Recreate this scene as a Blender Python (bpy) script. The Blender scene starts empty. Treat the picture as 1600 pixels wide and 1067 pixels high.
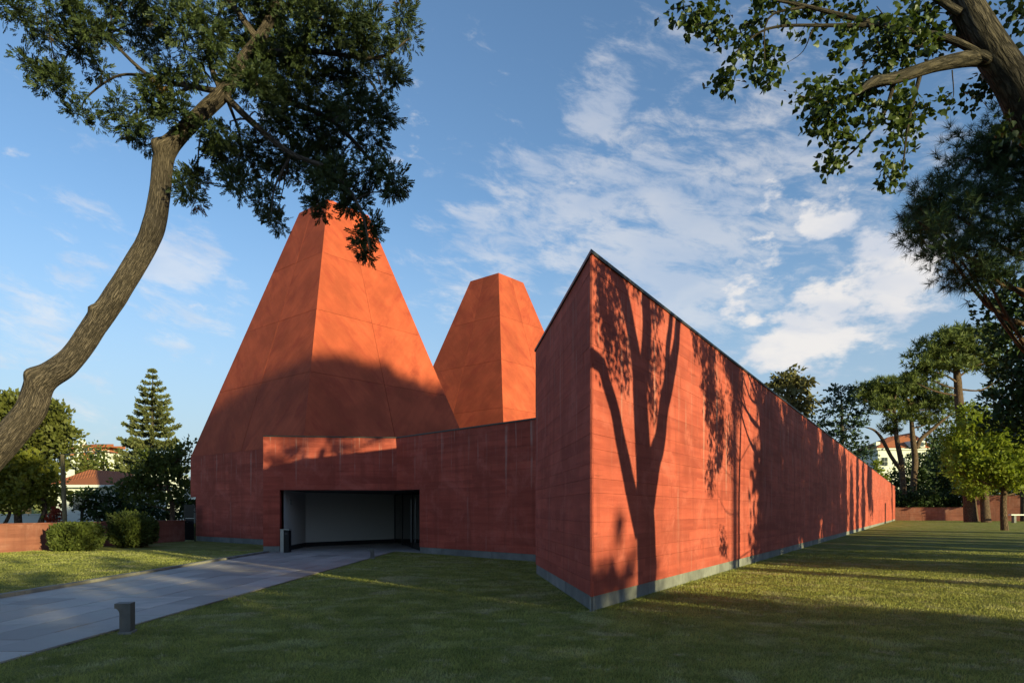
import bpy, math, random
import numpy as np
from mathutils import Vector

random.seed(7)
RNG = np.random.default_rng(11)
scene = bpy.context.scene
COL = scene.collection

# ------------------------------------------------------------------ camera
F, HX, HY, EYE = 1067.0, 800.0, 798.0, 1.6        # focal length and horizon in photograph pixels
cam_d = bpy.data.cameras.new('camera')
cam_d.sensor_width = 36.0
cam_d.lens = 24.0
cam_d.shift_y = (HY - 533.5) / 1600.0
cam_d.clip_end = 3000
cam = bpy.data.objects.new('camera', cam_d)
cam.location = (0, 0, EYE)
cam.rotation_euler = (math.pi / 2, 0, 0)
COL.objects.link(cam)
scene.camera = cam

# ------------------------------------------------------------------ light
SUN_EL, SUN_AZ = math.radians(9.3), math.radians(137)
SH = (math.sin(SUN_AZ), math.cos(SUN_AZ))           # horizontal direction towards the sun
SU = (-SH[1], SH[0])                                # across the sun (to the far right)
TAN = math.tan(SUN_EL)
sd = bpy.data.lights.new('sun', 'SUN')
sd.energy = 5.0
sd.angle = math.radians(0.5)
sd.color = (1.0, 0.95, 0.50)
sun = bpy.data.objects.new('sun', sd)
to_sun = Vector((SH[0] * math.cos(SUN_EL), SH[1] * math.cos(SUN_EL), math.sin(SUN_EL)))
sun.rotation_euler = to_sun.to_track_quat('Z', 'Y').to_euler()
sun.location = (20, -20, 30)
COL.objects.link(sun)
scene.view_settings.view_transform = 'Standard'
scene.view_settings.look = 'None'
scene.view_settings.gamma = 1.0
scene.view_settings.exposure = 0.6
scene.view_settings.use_curve_mapping = False


class NT:
    """small helper to write node trees"""
    def __init__(s, tree):
        s.t = tree; s.n = tree.nodes; s.l = tree.links
    def put(s, sock, v):
        if hasattr(v, 'is_linked') or isinstance(v, bpy.types.NodeSocket):
            s.l.new(v, sock)
        elif v is not None:
            if isinstance(v, (tuple, list)) and len(v) == 3 and sock.type == 'RGBA':
                v = (*v, 1)
            sock.default_value = v
    def math(s, op, a, b=None, c=None, clamp=False):
        n = s.n.new('ShaderNodeMath'); n.operation = op; n.use_clamp = clamp
        for i, v in enumerate((a, b, c)):
            if v is not None: s.put(n.inputs[i], v)
        return n.outputs[0]
    def vmath(s, op, a, b=None):
        n = s.n.new('ShaderNodeVectorMath'); n.operation = op
        s.put(n.inputs[0], a)
        if b is not None: s.put(n.inputs[1], b)
        return n.outputs['Value'] if op in ('DOT_PRODUCT', 'LENGTH', 'DISTANCE') else n.outputs[0]
    def noise(s, vec, scale=1, detail=4, rough=.55, dist=0, dim='3D'):
        n = s.n.new('ShaderNodeTexNoise'); n.noise_dimensions = dim
        s.put(n.inputs['Vector'], vec); n.inputs['Scale'].default_value = scale
        n.inputs['Detail'].default_value = detail; n.inputs['Roughness'].default_value = rough
        n.inputs['Distortion'].default_value = dist
        return n.outputs['Fac']
    def scale(s, vec, v):
        return s.vmath('MULTIPLY', vec, v)
    def ramp(s, fac, lo, hi, a=0.0, b=1.0, smooth=True):
        n = s.n.new('ShaderNodeMapRange'); n.interpolation_type = 'SMOOTHSTEP' if smooth else 'LINEAR'
        s.put(n.inputs['Value'], fac)
        for k, v in (('From Min', lo), ('From Max', hi), ('To Min', a), ('To Max', b)): s.put(n.inputs[k], v)
        return n.outputs[0]
    def mix(s, fac, a, b, mode='MIX'):
        n = s.n.new('ShaderNodeMix'); n.data_type = 'RGBA'; n.blend_type = mode
        s.put(n.inputs[0], fac); s.put(n.inputs[6], a); s.put(n.inputs[7], b)
        return n.outputs[2]
    def sep(s, v):
        n = s.n.new('ShaderNodeSeparateXYZ'); s.put(n.inputs[0], v); return n.outputs
    def comb(s, x, y, z):
        n = s.n.new('ShaderNodeCombineXYZ')
        for i, v in enumerate((x, y, z)): s.put(n.inputs[i], v)
        return n.outputs[0]
    def bump(s, h, strength=.3, dist=.01, normal=None):
        n = s.n.new('ShaderNodeBump'); n.inputs['Strength'].default_value = strength
        n.inputs['Distance'].default_value = dist; s.put(n.inputs['Height'], h)
        if normal is not None: s.put(n.inputs['Normal'], normal)
        return n.outputs[0]
    def uv(s):
        return s.n.new('ShaderNodeUVMap').outputs[0]
    def pos(s):
        return s.n.new('ShaderNodeNewGeometry').outputs['Position']
    def obj(s):
        return s.n.new('ShaderNodeTexCoord').outputs['Object']
    def rnd(s):
        return s.n.new('ShaderNodeObjectInfo').outputs['Random']
    def island(s):
        return s.n.new('ShaderNodeNewGeometry').outputs['Random Per Island']


def px_dir(px, py):
    v = Vector(((px - HX) / F, 1.0, (HY - py) / F)); v.normalize(); return v

# sky ------------------------------------------------------------------
world = bpy.data.worlds.new('World'); scene.world = world; world.use_nodes = True
w = NT(world.node_tree)
sky = w.n.new('ShaderNodeTexSky'); sky.sky_type = 'NISHITA'; sky.sun_disc = False
sky.sun_elevation = SUN_EL; sky.sun_rotation = SUN_AZ
sky.air_density = 1.0; sky.dust_density = 0.3; sky.ozone_density = 3.0; sky.altitude = 20
hs = w.n.new('ShaderNodeHueSaturation'); hs.inputs['Saturation'].default_value = .98
w.l.new(sky.outputs[0], hs.inputs['Color'])
d = w.n.new('ShaderNodeTexCoord').outputs['Generated']
dx, dy, dz = w.sep(d)[:3]
zz = w.math('ADD', w.math('MAXIMUM', dz, 0.0), 0.16)
pl = w.comb(w.math('DIVIDE', dx, zz), w.math('DIVIDE', dy, zz), 0.0)
warp = w.n.new('ShaderNodeTexNoise'); warp.inputs['Scale'].default_value = 1.6; warp.inputs['Detail'].default_value = 3
w.l.new(pl, warp.inputs['Vector'])
wv = w.scale(w.vmath('SUBTRACT', warp.outputs['Color'], (.5, .5, .5)), (.5, .5, 0))
plw = w.vmath('ADD', pl, wv)
n_big = w.noise(w.vmath('ADD', w.scale(d, (13.0, 13.0, 24.0)), w.scale(wv, (.9, .9, 0))), 1.0, 8, .58)
n_rip = w.noise(w.vmath('ADD', w.vmath('ADD', w.scale(d, (15.0, 15.0, 40.0)), w.comb(0.0, 0.0, w.math('MULTIPLY', dx, 9.0))), w.scale(wv, (1.5, 1.5, 0))), 1.0, 8, .66, .3)
n_cov = w.noise(w.vmath('ADD', pl, (4.2, 1.7, 0)), .7, 3, .5)


def blob(px, py, rin, rout, wgt):
    c = px_dir(px, py)
    dt = w.vmath('DOT_PRODUCT', d, tuple(c))
    return w.ramp(dt, math.cos(rout), math.cos(rin), 0.0, wgt)


def total(lst):
    t = lst[0]
    for b in lst[1:]: t = w.math('ADD', t, b)
    return t

thick = total([blob(1340, 465, .01, .12, .17), blob(1255, 535, .01, .09, .18), blob(1200, 345, .02, .08, .17), blob(1290, 325, .0, .05, .14), blob(1145, 468, .0, .055, .20),
               blob(1410, 420, .02, .10, .12), blob(1190, 555, .0, .07, .13), blob(1400, 330, .03, .10, .07)])
thin = total([blob(1040, 330, .05, .28, .095), blob(1250, 300, .10, .36, .085), blob(800, 320, .02, .12, .11), blob(720, 430, .01, .12, .13), blob(1000, 420, .02, .16, .11),
              blob(310, 470, .01, .10, .17), blob(160, 385, .01, .08, .15), blob(50, 495, .01, .08, .17), blob(290, 390, .01, .06, .17),
              blob(120, 630, .0, .06, .14), blob(930, 150, .0, .06, .13)])
a_thick = w.ramp(w.math('ADD', n_big, thick), .63, .80, 0, .86)
a_thin = w.ramp(w.math('ADD', w.math('ADD', w.math('MULTIPLY', n_rip, .8), w.math('MULTIPLY', n_cov, .2)), thin), .575, .82, 0, .48)
alpha = w.math('MAXIMUM', a_thick, a_thin)
alpha = w.math('MULTIPLY', alpha, w.ramp(dz, -.02, .05))
shade = w.ramp(w.noise(w.vmath('ADD', plw, (0.05, -.06, 0)), 3.2, 5, .5), .35, .62)
cl_col = w.mix(shade, (3.0, 3.15, 3.5), (4.2, 4.0, 3.8))
cl_col = w.mix(w.ramp(dz, .02, .5), w.mix(.25, cl_col, (4.2, 3.8, 3.45)), cl_col)
hazy = w.mix(w.ramp(dz, -.05, .42, .92, 0), hs.outputs['Color'], (1.95, 2.35, 2.8))
skycol = w.mix(alpha, hazy, cl_col)
bg = w.n['Background']; w.l.new(skycol, bg.inputs['Color']); bg.inputs['Strength'].default_value = 0.15

# ------------------------------------------------------------------ geometry helpers
def P(px, py, depth):
    return Vector(((px - HX) / F * depth, depth, EYE + (HY - py) / F * depth))
def G(px, py):
    dd = EYE * F / (py - HY); return Vector(((px - HX) / F * dd, dd, 0))
def UW(u, ww, z=0):
    return Vector((u * SU[0] + ww * SH[0], u * SU[1] + ww * SH[1], z))

def link(o, parent=None):
    COL.objects.link(o)
    if parent is not None:
        o.parent = parent
        o.matrix_parent_inverse = parent.matrix_basis.inverted()
    return o
def tag(o, label=None, cat=None, group=None, kind=None):
    if label: o['label'] = label
    if cat: o['category'] = cat
    if group: o['group'] = group
    if kind: o['kind'] = kind
    return o
def empty(name, loc, label, cat, group=None):
    o = bpy.data.objects.new(name, None); o.location = loc; o.empty_display_size = .2
    COL.objects.link(o)
    return tag(o, label, cat, group)

def np_mesh(name, v, f, mat, parent=None, smooth=False, uv=None):
    """v (n,3), f (m,k) arrays, or a list of such face arrays with different k"""
    fl = f if isinstance(f, list) else [f]
    me = bpy.data.meshes.new(name)
    v = np.asarray(v, dtype=np.float32)
    me.vertices.add(len(v)); me.vertices.foreach_set('co', v.ravel())
    loops = np.concatenate([np.asarray(a, dtype=np.int32).ravel() for a in fl])
    starts, tots, c = [], [], 0
    for a in fl:
        a = np.asarray(a); m, k = a.shape
        starts.append(c + np.arange(m) * k); tots.append(np.full(m, k)); c += m * k
    me.loops.add(len(loops)); me.loops.foreach_set('vertex_index', loops)
    st = np.concatenate(starts).astype(np.int32)
    me.polygons.add(len(st)); me.polygons.foreach_set('loop_start', st)
    me.polygons.foreach_set('loop_total', np.concatenate(tots).astype(np.int32))
    if smooth: me.polygons.foreach_set('use_smooth', np.ones(len(st), dtype=bool))
    if uv is not None:
        ul = me.uv_layers.new(name='UVMap'); ul.data.foreach_set('uv', np.asarray(uv, dtype=np.float32)[loops].ravel())
    me.update(calc_edges=True); me.validate()
    me.materials.append(mat)
    return link(bpy.data.objects.new(name, me), parent)

class MB:
    def __init__(s): s.v = []; s.f = []; s.uv = []
    def quad(s, a, b, c, e, uvs=None):
        i = len(s.v); s.v += [tuple(a), tuple(b), tuple(c), tuple(e)]; s.f.append((i, i + 1, i + 2, i + 3))
        s.uv += list(uvs) if uvs else [(0, 0)] * 4
    def box(s, x0, y0, z0, x1, y1, z1):
        s.obox((x0, y0, 0), (x1 - x0, 0, 0), (0, y1 - y0, 0), z0, z1)
    def obox(s, o, a, b, z0, z1):
        """box with plan corner o, plan edges a and b"""
        o, a, b = Vector(o), Vector(a), Vector(b)
        if (a.cross(b)).z < 0: a, b = b, a
        lo = [Vector((p.x, p.y, z0)) for p in (o, o + a, o + a + b, o + b)]
        hi = [Vector((p.x, p.y, z1)) for p in (o, o + a, o + a + b, o + b)]
        s.hexa(lo, hi)
    def hexa(s, lo, hi):
        s.quad(lo[3], lo[2], lo[1], lo[0]); s.quad(*hi)
        for i in range(4):
            j = (i + 1) % 4
            l = (Vector(lo[j]) - Vector(lo[i])).length; h = (Vector(hi[i]) - Vector(lo[i])).length
            u0 = random.random() * 9
            s.quad(lo[i], lo[j], hi[j], hi[i], [(u0, lo[i][2]), (u0 + l, lo[j][2]), (u0 + l, hi[j][2]), (u0, hi[i][2])])
    def prism(s, pts, z0, z1):
        i = len(s.v); n = len(pts)
        s.v += [(p[0], p[1], z0) for p in pts] + [(p[0], p[1], z1) for p in pts]
        s.uv += [(p[0], p[1]) for p in pts] * 2
        s.f.append(tuple(range(i + n - 1, i - 1, -1))); s.f.append(tuple(range(i + n, i + 2 * n)))
        for k in range(n):
            j = (k + 1) % n
            l = math.hypot(pts[j][0] - pts[k][0], pts[j][1] - pts[k][1])
            s.quad((*pts[k][:2], z0), (*pts[j][:2], z0), (*pts[j][:2], z1), (*pts[k][:2], z1), [(0, z0), (l, z0), (l, z1), (0, z1)])
    def build(s, name, mat, parent=None, smooth=False):
        me = bpy.data.meshes.new(name); me.from_pydata(s.v, [], s.f)
        ul = me.uv_layers.new(name='UVMap')
        li = np.empty(len(me.loops), dtype=np.int32); me.loops.foreach_get('vertex_index', li)
        ul.data.foreach_set('uv', np.asarray(s.uv, dtype=np.float32)[li].ravel())
        if smooth: me.shade_smooth()
        me.materials.append(mat)
        return link(bpy.data.objects.new(name, me), parent)

def smooth_path(pts, rad, n=6):
    """Catmull-Rom through the points"""
    p = np.array([list(q) for q in pts], float); r = np.array(rad, float)
    a = np.vstack([2 * p[0] - p[1], p, 2 * p[-1] - p[-2]]); rr = np.concatenate([[r[0]], r, [r[-1]]])
    out, ro = [], []
    for i in range(len(p) - 1):
        for k in range(n):
            t = k / n
            q = .5 * ((2 * a[i + 1]) + (-a[i] + a[i + 2]) * t + (2 * a[i] - 5 * a[i + 1] + 4 * a[i + 2] - a[i + 3]) * t * t + (-a[i] + 3 * a[i + 1] - 3 * a[i + 2] + a[i + 3]) * t ** 3)
            out.append(q); ro.append(r[i] + (r[i + 1] - r[i]) * t)
    out.append(p[-1]); ro.append(r[-1])
    return np.array(out), np.array(ro)

class Wood:
    """collects tapered tubes into one mesh"""
    def __init__(s): s.v = []; s.f = []; s.uv = []; s.n = 0
    def tube(s, pts, rad, sides=8, sub=5, rough=0.0, ridges=0, bumps=()):
        c, r = smooth_path(pts, rad, sub)
        t = np.gradient(c, axis=0); t /= np.linalg.norm(t, axis=1)[:, None] + 1e-9
        up = np.array([0.3, 1, 0.2]) if abs(t[0][1]) < .8 else np.array([1, .1, 0])
        L = np.concatenate([[0], np.cumsum(np.linalg.norm(np.diff(c, axis=0), axis=1))])
        ang = np.linspace(0, 2 * math.pi, sides + 1)
        ph = RNG.random(4) * 6
        vs, us = [], []
        nrm = up
        for i in range(len(c)):
            nrm = nrm - t[i] * nrm.dot(t[i]); nrm /= np.linalg.norm(nrm) + 1e-9
            b = np.cross(t[i], nrm)
            rr = r[i] * (1 + rough * (np.sin(ang * 2 + L[i] * 2.1 / max(r[0], .05) * .2 + ph[0]) * .5 + np.sin(ang * 3 + ph[1] + L[i] * 1.7) * .4
                 + np.sin(ang * 1 + ph[2] + L[i] * 4.1) * .45))
            if ridges: rr = rr * (1 + .045 * np.sin(ang * ridges + 1.4 * np.sin(L[i] * 3.1 + ang * 2)) * (0.6 + .4 * np.sin(L[i] * 7 + ang * 5)))
            ring = np.outer(np.cos(ang), nrm) + np.outer(np.sin(ang), b)
            for bc, amp, sg in bumps:
                q = c[i] + ring * r[i] - bc
                rr = rr + amp * np.exp(-(q * q).sum(1) / (2 * sg * sg))
            vs.append(c[i] + ring * rr[:, None])
            us.append(np.stack([ang / (2 * math.pi) * max(1, round(r[0] * 12)), np.full(sides + 1, L[i])], 1))
        m, k = len(c), sides + 1
        idx = np.arange(m * k).reshape(m, k) + s.n
        q = np.stack([idx[:-1, :-1], idx[:-1, 1:], idx[1:, 1:], idx[1:, :-1]], -1).reshape(-1, 4)
        s.v.append(np.vstack(vs)); s.uv.append(np.vstack(us)); s.f.append(q); s.n += m * k
    def build(s, name, mat, parent):
        return np_mesh(name, np.vstack(s.v), np.vstack(s.f), mat, parent, True, np.vstack(s.uv))

def frames(dirs, roll=None):
    dirs = dirs / (np.linalg.norm(dirs, axis=1)[:, None] + 1e-9)
    a = RNG.normal(size=dirs.shape)
    x = np.cross(dirs, a); x /= np.linalg.norm(x, axis=1)[:, None] + 1e-9
    z = np.cross(x, dirs)
    return np.stack([x, dirs, z], axis=2)            # columns: local x, y (along dir), z

def scatter(tv, tf, pos, R, sc):
    n, k = len(pos), len(tv)
    if np.ndim(sc) == 1: sc = sc[:, None, None]
    v = np.einsum('nij,kj->nki', R, tv) * sc + pos[:, None, :]
    f = (tf[None] + (np.arange(n) * k)[:, None, None])
    return v.reshape(-1, 3), f.reshape(-1, tf.shape[1])

# leaf templates, all along +Y, length 1
T_LEAF = (np.array([(0, 0, 0), (.33, .45, .10), (0, 1, -.06), (-.33, .45, .10)]), np.array([(0, 1, 2), (0, 2, 3)]))
T_HEART = (np.array([(0, .16, 0), (.30, .18, .06), (.44, .46, .10), (.2, .78, .04), (0, 1.05, -.1), (-.2, .78, .04), (-.44, .46, .10), (-.30, .18, .06), (0, .5, -.03)]),
           np.array([(8, 0, 1), (8, 1, 2), (8, 2, 3), (8, 3, 4), (8, 4, 5), (8, 5, 6), (8, 6, 7), (8, 7, 0)]))
def _needles(n, spread, wd, seed, lmin=.6):
    r = np.random.default_rng(seed); v, f = [], []
    for i in range(n):
        th = r.random() * 6.28; ph = r.random() ** .7 * spread
        dr = np.array([math.sin(ph) * math.cos(th), math.cos(ph), math.sin(ph) * math.sin(th)])
        sd_ = np.cross(dr, r.normal(size=3)); sd_ /= np.linalg.norm(sd_)
        o = np.array([0, r.random() * .35, 0]); l = lmin + (1 - lmin) * r.random()
        v += [o - sd_ * wd, o + sd_ * wd, o + dr * l]; f.append((3 * i, 3 * i + 1, 3 * i + 2))
    return np.array(v), np.array(f)
T_TUFT = _needles(26, 1.5, .022, 1)
T_TUFT_FAR = _needles(9, 1.5, .085, 2)
def _spray(seed, n=11):
    r = np.random.default_rng(seed); v, f = [], []
    for i in range(n):
        y = i / n * .75; side = (-1) ** i
        ang = .55 + r.random() * .35
        dr = np.array([side * math.sin(ang), math.cos(ang), (r.random() - .5) * .8]); dr /= np.linalg.norm(dr)
        l = .42 * (1 - y * .45) * (.8 + .4 * r.random())
        nn = np.cross(dr, (0, 0, 1)) * .075 + np.array([0, 0, .05 * (r.random() - .5)])
        o = np.array([0, y, 0]); m = o + dr * l * .55
        k = len(v); v += [o, m + nn, o + dr * l, m - nn]; f += [(k, k + 1, k + 2), (k, k + 2, k + 3)]
    return np.array(v), np.array(f)
T_SPRAY = _spray(3)
T_FROND = (np.array([(0, 0, 0), (.22, .3, .03), (.1, .5, .08), (.28, .75, .0), (0, 1, -.05), (-.25, .7, .0), (-.12, .45, .08), (-.24, .25, .03)]),
           np.array([(0, 1, 2), (2, 3, 4), (0, 2, 4), (0, 4, 6), (4, 5, 6), (0, 6, 7)]))

KD = 4.5
def in_ball(n, bias=.45):
    v = RNG.normal(size=(n, 3)); v /= np.linalg.norm(v, axis=1)[:, None]
    return v * (RNG.random(n) ** bias)[:, None]

def crown(blobs, tmpl, size, clump_r, per_clump, density, flat=.75, up=.35, droop=0.0, shell=.4, jit=.35, out=1.0, fill=1.2):
    """blobs: list of (centre, (rx, ry, rz)); returns leaf arrays and clump centres"""
    vs, fs, cc, n0 = [], [], [], 0
    for c, r in blobs:
        c = np.array(c); r = np.array(r)
        vol = max(5, int(KD * density * (r[0] * r[1] * r[2]) ** (2 / 3) / clump_r ** 2))
        k = in_ball(vol, shell)
        k *= (1 + .22 * np.sin(k[:, :1] * 5 + c[0]) * np.cos(k[:, 2:] * 4 + c[2]))
        ctr = c + k * r
        cc.append(ctr)
        off = in_ball(vol * per_clump, .5).reshape(vol, per_clump, 3)
        off[..., 2] *= flat
        pos = (ctr[:, None] + off * clump_r * (.7 + .6 * RNG.random((vol, 1, 1)))).reshape(-1, 3)
        dr = (off * out + .35 * k[:, None]).reshape(-1, 3) + RNG.normal(size=(vol * per_clump, 3)) * jit
        dr[:, 2] += up - droop
        s = size * (.7 + .6 * RNG.random(len(pos)))
        v, f = scatter(tmpl[0], tmpl[1], pos, frames(dr), s)
        vs.append(v); fs.append(f + n0); n0 += len(v)
        if fill:
            nf_ = max(6, int(fill * (r[0] * r[1] * r[2]) ** (2 / 3) / size ** 2))
            kk = in_ball(nf_, .4) * .72
            v, f = scatter(tmpl[0], tmpl[1], c + kk * r, frames(RNG.normal(size=(nf_, 3))), size * 1.9 * (.7 + .6 * RNG.random(nf_)))
            vs.append(v); fs.append(f + n0); n0 += len(v)
    return np.vstack(vs), np.vstack(fs), np.vstack(cc)

# ------------------------------------------------------------------ materials
MATS = {}
def new_mat(name):
    m = bpy.data.materials.new(name); m.use_nodes = True; MATS[name] = m
    t = NT(m.node_tree); b = t.n['Principled BSDF']; b.inputs['Specular IOR Level'].default_value = .3
    return m, t, b

def plain(name, col, rough=.6, metal=0.0, var=.12, scale=6, bump=.15, spec=.3):
    m, t, b = new_mat(name)
    nz = t.noise(t.obj(), scale, 5, .6)
    t.put(b.inputs['Base Color'], t.mix(nz, tuple(c * (1 - var) for c in col), tuple(min(1, c * (1 + var)) for c in col)))
    b.inputs['Roughness'].default_value = rough; b.inputs['Metallic'].default_value = metal; b.inputs['Specular IOR Level'].default_value = spec
    if bump: t.put(b.inputs['Normal'], t.bump(t.noise(t.obj(), scale * 8, 4), bump, .01))
    return m

def leaf_mat(name, c1, c2, trans=.35, rough=.55, spec=.25, dead=None):
    m, t, b = new_mat(name)
    isl = t.island()
    big = t.noise(t.obj(), .9, 3)
    col = t.mix(t.math('ADD', t.math('MULTIPLY', isl, .65), t.math('MULTIPLY', big, .4), clamp=True), c1, c2)
    if dead:
        col = t.mix(t.ramp(t.noise(t.obj(), .8, 2), .66, .72), col, dead)
    t.put(b.inputs['Base Color'], col); b.inputs['Roughness'].default_value = rough; b.inputs['Specular IOR Level'].default_value = spec
    tr = t.n.new('ShaderNodeBsdfTranslucent'); t.put(tr.inputs['Color'], t.mix(.5, col, t.mix(1, col, (1.3, 1.25, .5), 'MULTIPLY')))
    mx = t.n.new('ShaderNodeMixShader'); mx.inputs[0].default_value = trans
    out = t.n['Material Output']
    t.l.new(b.outputs[0], mx.inputs[1]); t.l.new(tr.outputs[0], mx.inputs[2]); t.l.new(mx.outputs[0], out.inputs['Surface'])
    return m

def bark_mat(name, c1, c2, su=5, sv=1.1, strength=.9, dist=.03):
    m, t, b = new_mat(name)
    uv = t.uv()
    n1 = t.noise(t.scale(uv, (su, sv, 1)), 3.2, 6, .62, .35)
    n2 = t.noise(t.scale(uv, (su * 3, sv * 5, 1)), 3, 4, .6)
    patch = t.noise(t.obj(), 1.1, 3)
    vor = t.n.new('ShaderNodeTexVoronoi'); vor.feature = 'DISTANCE_TO_EDGE'; vor.inputs['Scale'].default_value = 1.0
    wob = t.noise(t.scale(uv, (su * .8, sv * 2, 1)), 2.0, 3)
    t.put(vor.inputs['Vector'], t.vmath('ADD', t.scale(uv, (su * 1.3, sv * 3.0, 1)), t.comb(t.math('MULTIPLY', wob, 1.6), t.math('MULTIPLY', n1, 1.2), 0.0)))
    plate = t.ramp(vor.outputs['Distance'], .0, .22)
    h = t.math('ADD', t.math('MULTIPLY', plate, .55), t.math('ADD', t.math('MULTIPLY', t.ramp(n1, .36, .62), .5), t.math('MULTIPLY', n2, .3)))
    col = t.mix(t.ramp(h, .35, 1.4), c1, c2)
    col = t.mix(t.ramp(patch, .4, .75, 0, .45), col, tuple(x * .55 for x in c2))
    t.put(b.inputs['Base Color'], col); b.inputs['Roughness'].default_value = .9; b.inputs['Specular IOR Level'].default_value = .15
    t.put(b.inputs['Normal'], t.bump(h, strength, dist))
    return m

def red_concrete(name, base, diag=False):
    m, t, b = new_mat(name)
    uv = t.uv(); rnd = t.rnd()
    uvr = t.vmath('ADD', uv, t.comb(t.math('MULTIPLY', rnd, 31.0), 0.0, 0.0))
    blot = t.noise(uv, .55, 5, .6)
    blot2 = t.noise(uv, 2.4, 5, .65)
    board = t.noise(t.scale(uvr, (.35, 5.2, 1)), 1.0, 4, .55)
    grain = t.noise(t.scale(uvr, (2.5, 60, 1)), 1.0, 5, .6)
    col = t.mix(t.ramp(blot, .3, .7), tuple(c * .72 for c in base), tuple(c * 1.12 for c in base))
    col = t.mix(t.ramp(board, .38, .66, 0, .22 if diag else .75), col, tuple(c * k for c, k in zip(base, (.66, .60, .62))))
    col = t.mix(t.ramp(blot2, .52, .8, 0, .35), col, tuple(c * k for c, k in zip(base, (1.2, 1.3, 1.35))))
    tint = t.ramp(rnd, 0, 1, .88, 1.07, False)
    col = t.mix(1, col, t.comb(tint, tint, tint), 'MULTIPLY')
    if not diag:      # lime streaks running down from the coping and damp dark runs
        sx = t.sep(uv)
        drip = t.noise(t.scale(uv, (4.2, .16, 1)), 1.0, 4, .62)
        drip2 = t.noise(t.scale(t.vmath('ADD', uv, (7.3, 2, 0)), (9.5, .22, 1)), 1.0, 3, .6)
        brk = t.noise(uv, 1.3, 3)
        hi = t.ramp(sx[1], 1.2, 4.6, .35, 1.15)
        f = t.math('MULTIPLY', t.ramp(drip, .55, .72), t.ramp(brk, .34, .58))
        f2 = t.math('MULTIPLY', t.ramp(drip2, .60, .75), t.ramp(brk, .32, .58))
        col = t.mix(t.math('MULTIPLY', t.math('MULTIPLY', t.math('MAXIMUM', f, f2), hi), .85), col, (.42, .25, .21))
        col = t.mix(t.math('MULTIPLY', t.ramp(t.noise(t.scale(t.vmath('ADD', uv, (3, 9, 0)), (2.6, .2, 1)), 1.0, 4), .50, .70), .6), col, tuple(c * .5 for c in base))
        scar = t.noise(t.scale(uvr, (1.0, 15.0, 1)), 1.0, 5, .6)
        col = t.mix(t.math('MULTIPLY', t.ramp(scar, .60, .70), t.ramp(brk, .45, .6, .2, .8)), col, tuple(c * .40 for c in base))
        cloudy = t.noise(uv, .9, 6, .7, .5)
        col = t.mix(t.ramp(cloudy, .48, .70, 0, .6), col, tuple(min(1, c * k) for c, k in zip(base, (1.15, 1.5, 1.7))))
        pits = t.n.new('ShaderNodeTexVoronoi'); pits.inputs['Scale'].default_value = 5.0; t.put(pits.inputs['Vector'], uv)
        col = t.mix(t.ramp(pits.outputs['Distance'], .03, .07, .5, 0), col, tuple(c * .35 for c in base))
    else:
        streak = t.noise(t.scale(uvr, (.34, 3.6, 1)), 1.0, 7, .74, .55)
        amt = t.ramp(t.noise(uv, .45, 4, .6), .35, .65, .25, 1.0)
        col = t.mix(t.math('MULTIPLY', t.ramp(streak, .54, .76, 0, .42), amt), col, tuple(min(1, c * k) for c, k in zip(base, (1.10, 1.4, 1.7))))
        col = t.mix(t.math('MULTIPLY', t.ramp(streak, .47, .26, 0, .45), amt), col, tuple(c * k for c, k in zip(base, (.60, .48, .80))))
        hair = t.noise(t.scale(uvr, (.5, 22, 1)), 1.0, 4, .7)
        col = t.mix(t.math('MULTIPLY', t.ramp(hair, .60, .76, 0, .28), amt), col, tuple(c * .5 for c in base))
        stain = t.noise(t.scale(uvr, (.5, 1.2, 1)), .9, 5, .7, .4)
        col = t.mix(t.ramp(stain, .48, .70, 0, .7), col, tuple(c * k for c, k in zip(base, (.64, .5, .6))))
        blot2 = hair
    t.put(b.inputs['Base Color'], col)
    b.inputs['Roughness'].default_value = .82; b.inputs['Specular IOR Level'].default_value = .25
    h = t.math('ADD', t.math('MULTIPLY', grain, .5), t.math('ADD', blot2, t.math('MULTIPLY', t.noise(uv, 60, 3), .3)))
    t.put(b.inputs['Normal'], t.bump(h, .75, .010 if not diag else .02))
    return m

RED = red_concrete('red_board_marked_concrete', (.46, .089, .058))
TOWER = red_concrete('red_tower_concrete', (.45, .083, .036), True)
def grey_concrete(name, base):
    m, t, b = new_mat(name)
    uv = t.obj()
    n = t.noise(uv, 1.6, 6, .65); n2 = t.noise(t.scale(uv, (3, 3, .4)), 2.5, 4)
    col = t.mix(t.ramp(n, .3, .7), tuple(c * .75 for c in base), tuple(c * 1.2 for c in base))
    col = t.mix(t.ramp(n2, .55, .75, 0, .4), col, tuple(c * .55 for c in base))
    tint = t.ramp(t.rnd(), 0, 1, .85, 1.12, False)
    col = t.mix(1, col, t.comb(tint, tint, tint), 'MULTIPLY')
    t.put(b.inputs['Base Color'], col); b.inputs['Roughness'].default_value = .85
    t.put(b.inputs['Normal'], t.bump(t.noise(uv, 45, 4, .7), .4, .006))
    return m
GREY = grey_concrete('grey_plinth_concrete', (.20, .195, .185))
KERB = grey_concrete('kerb_concrete', (.24, .215, .185))

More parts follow.
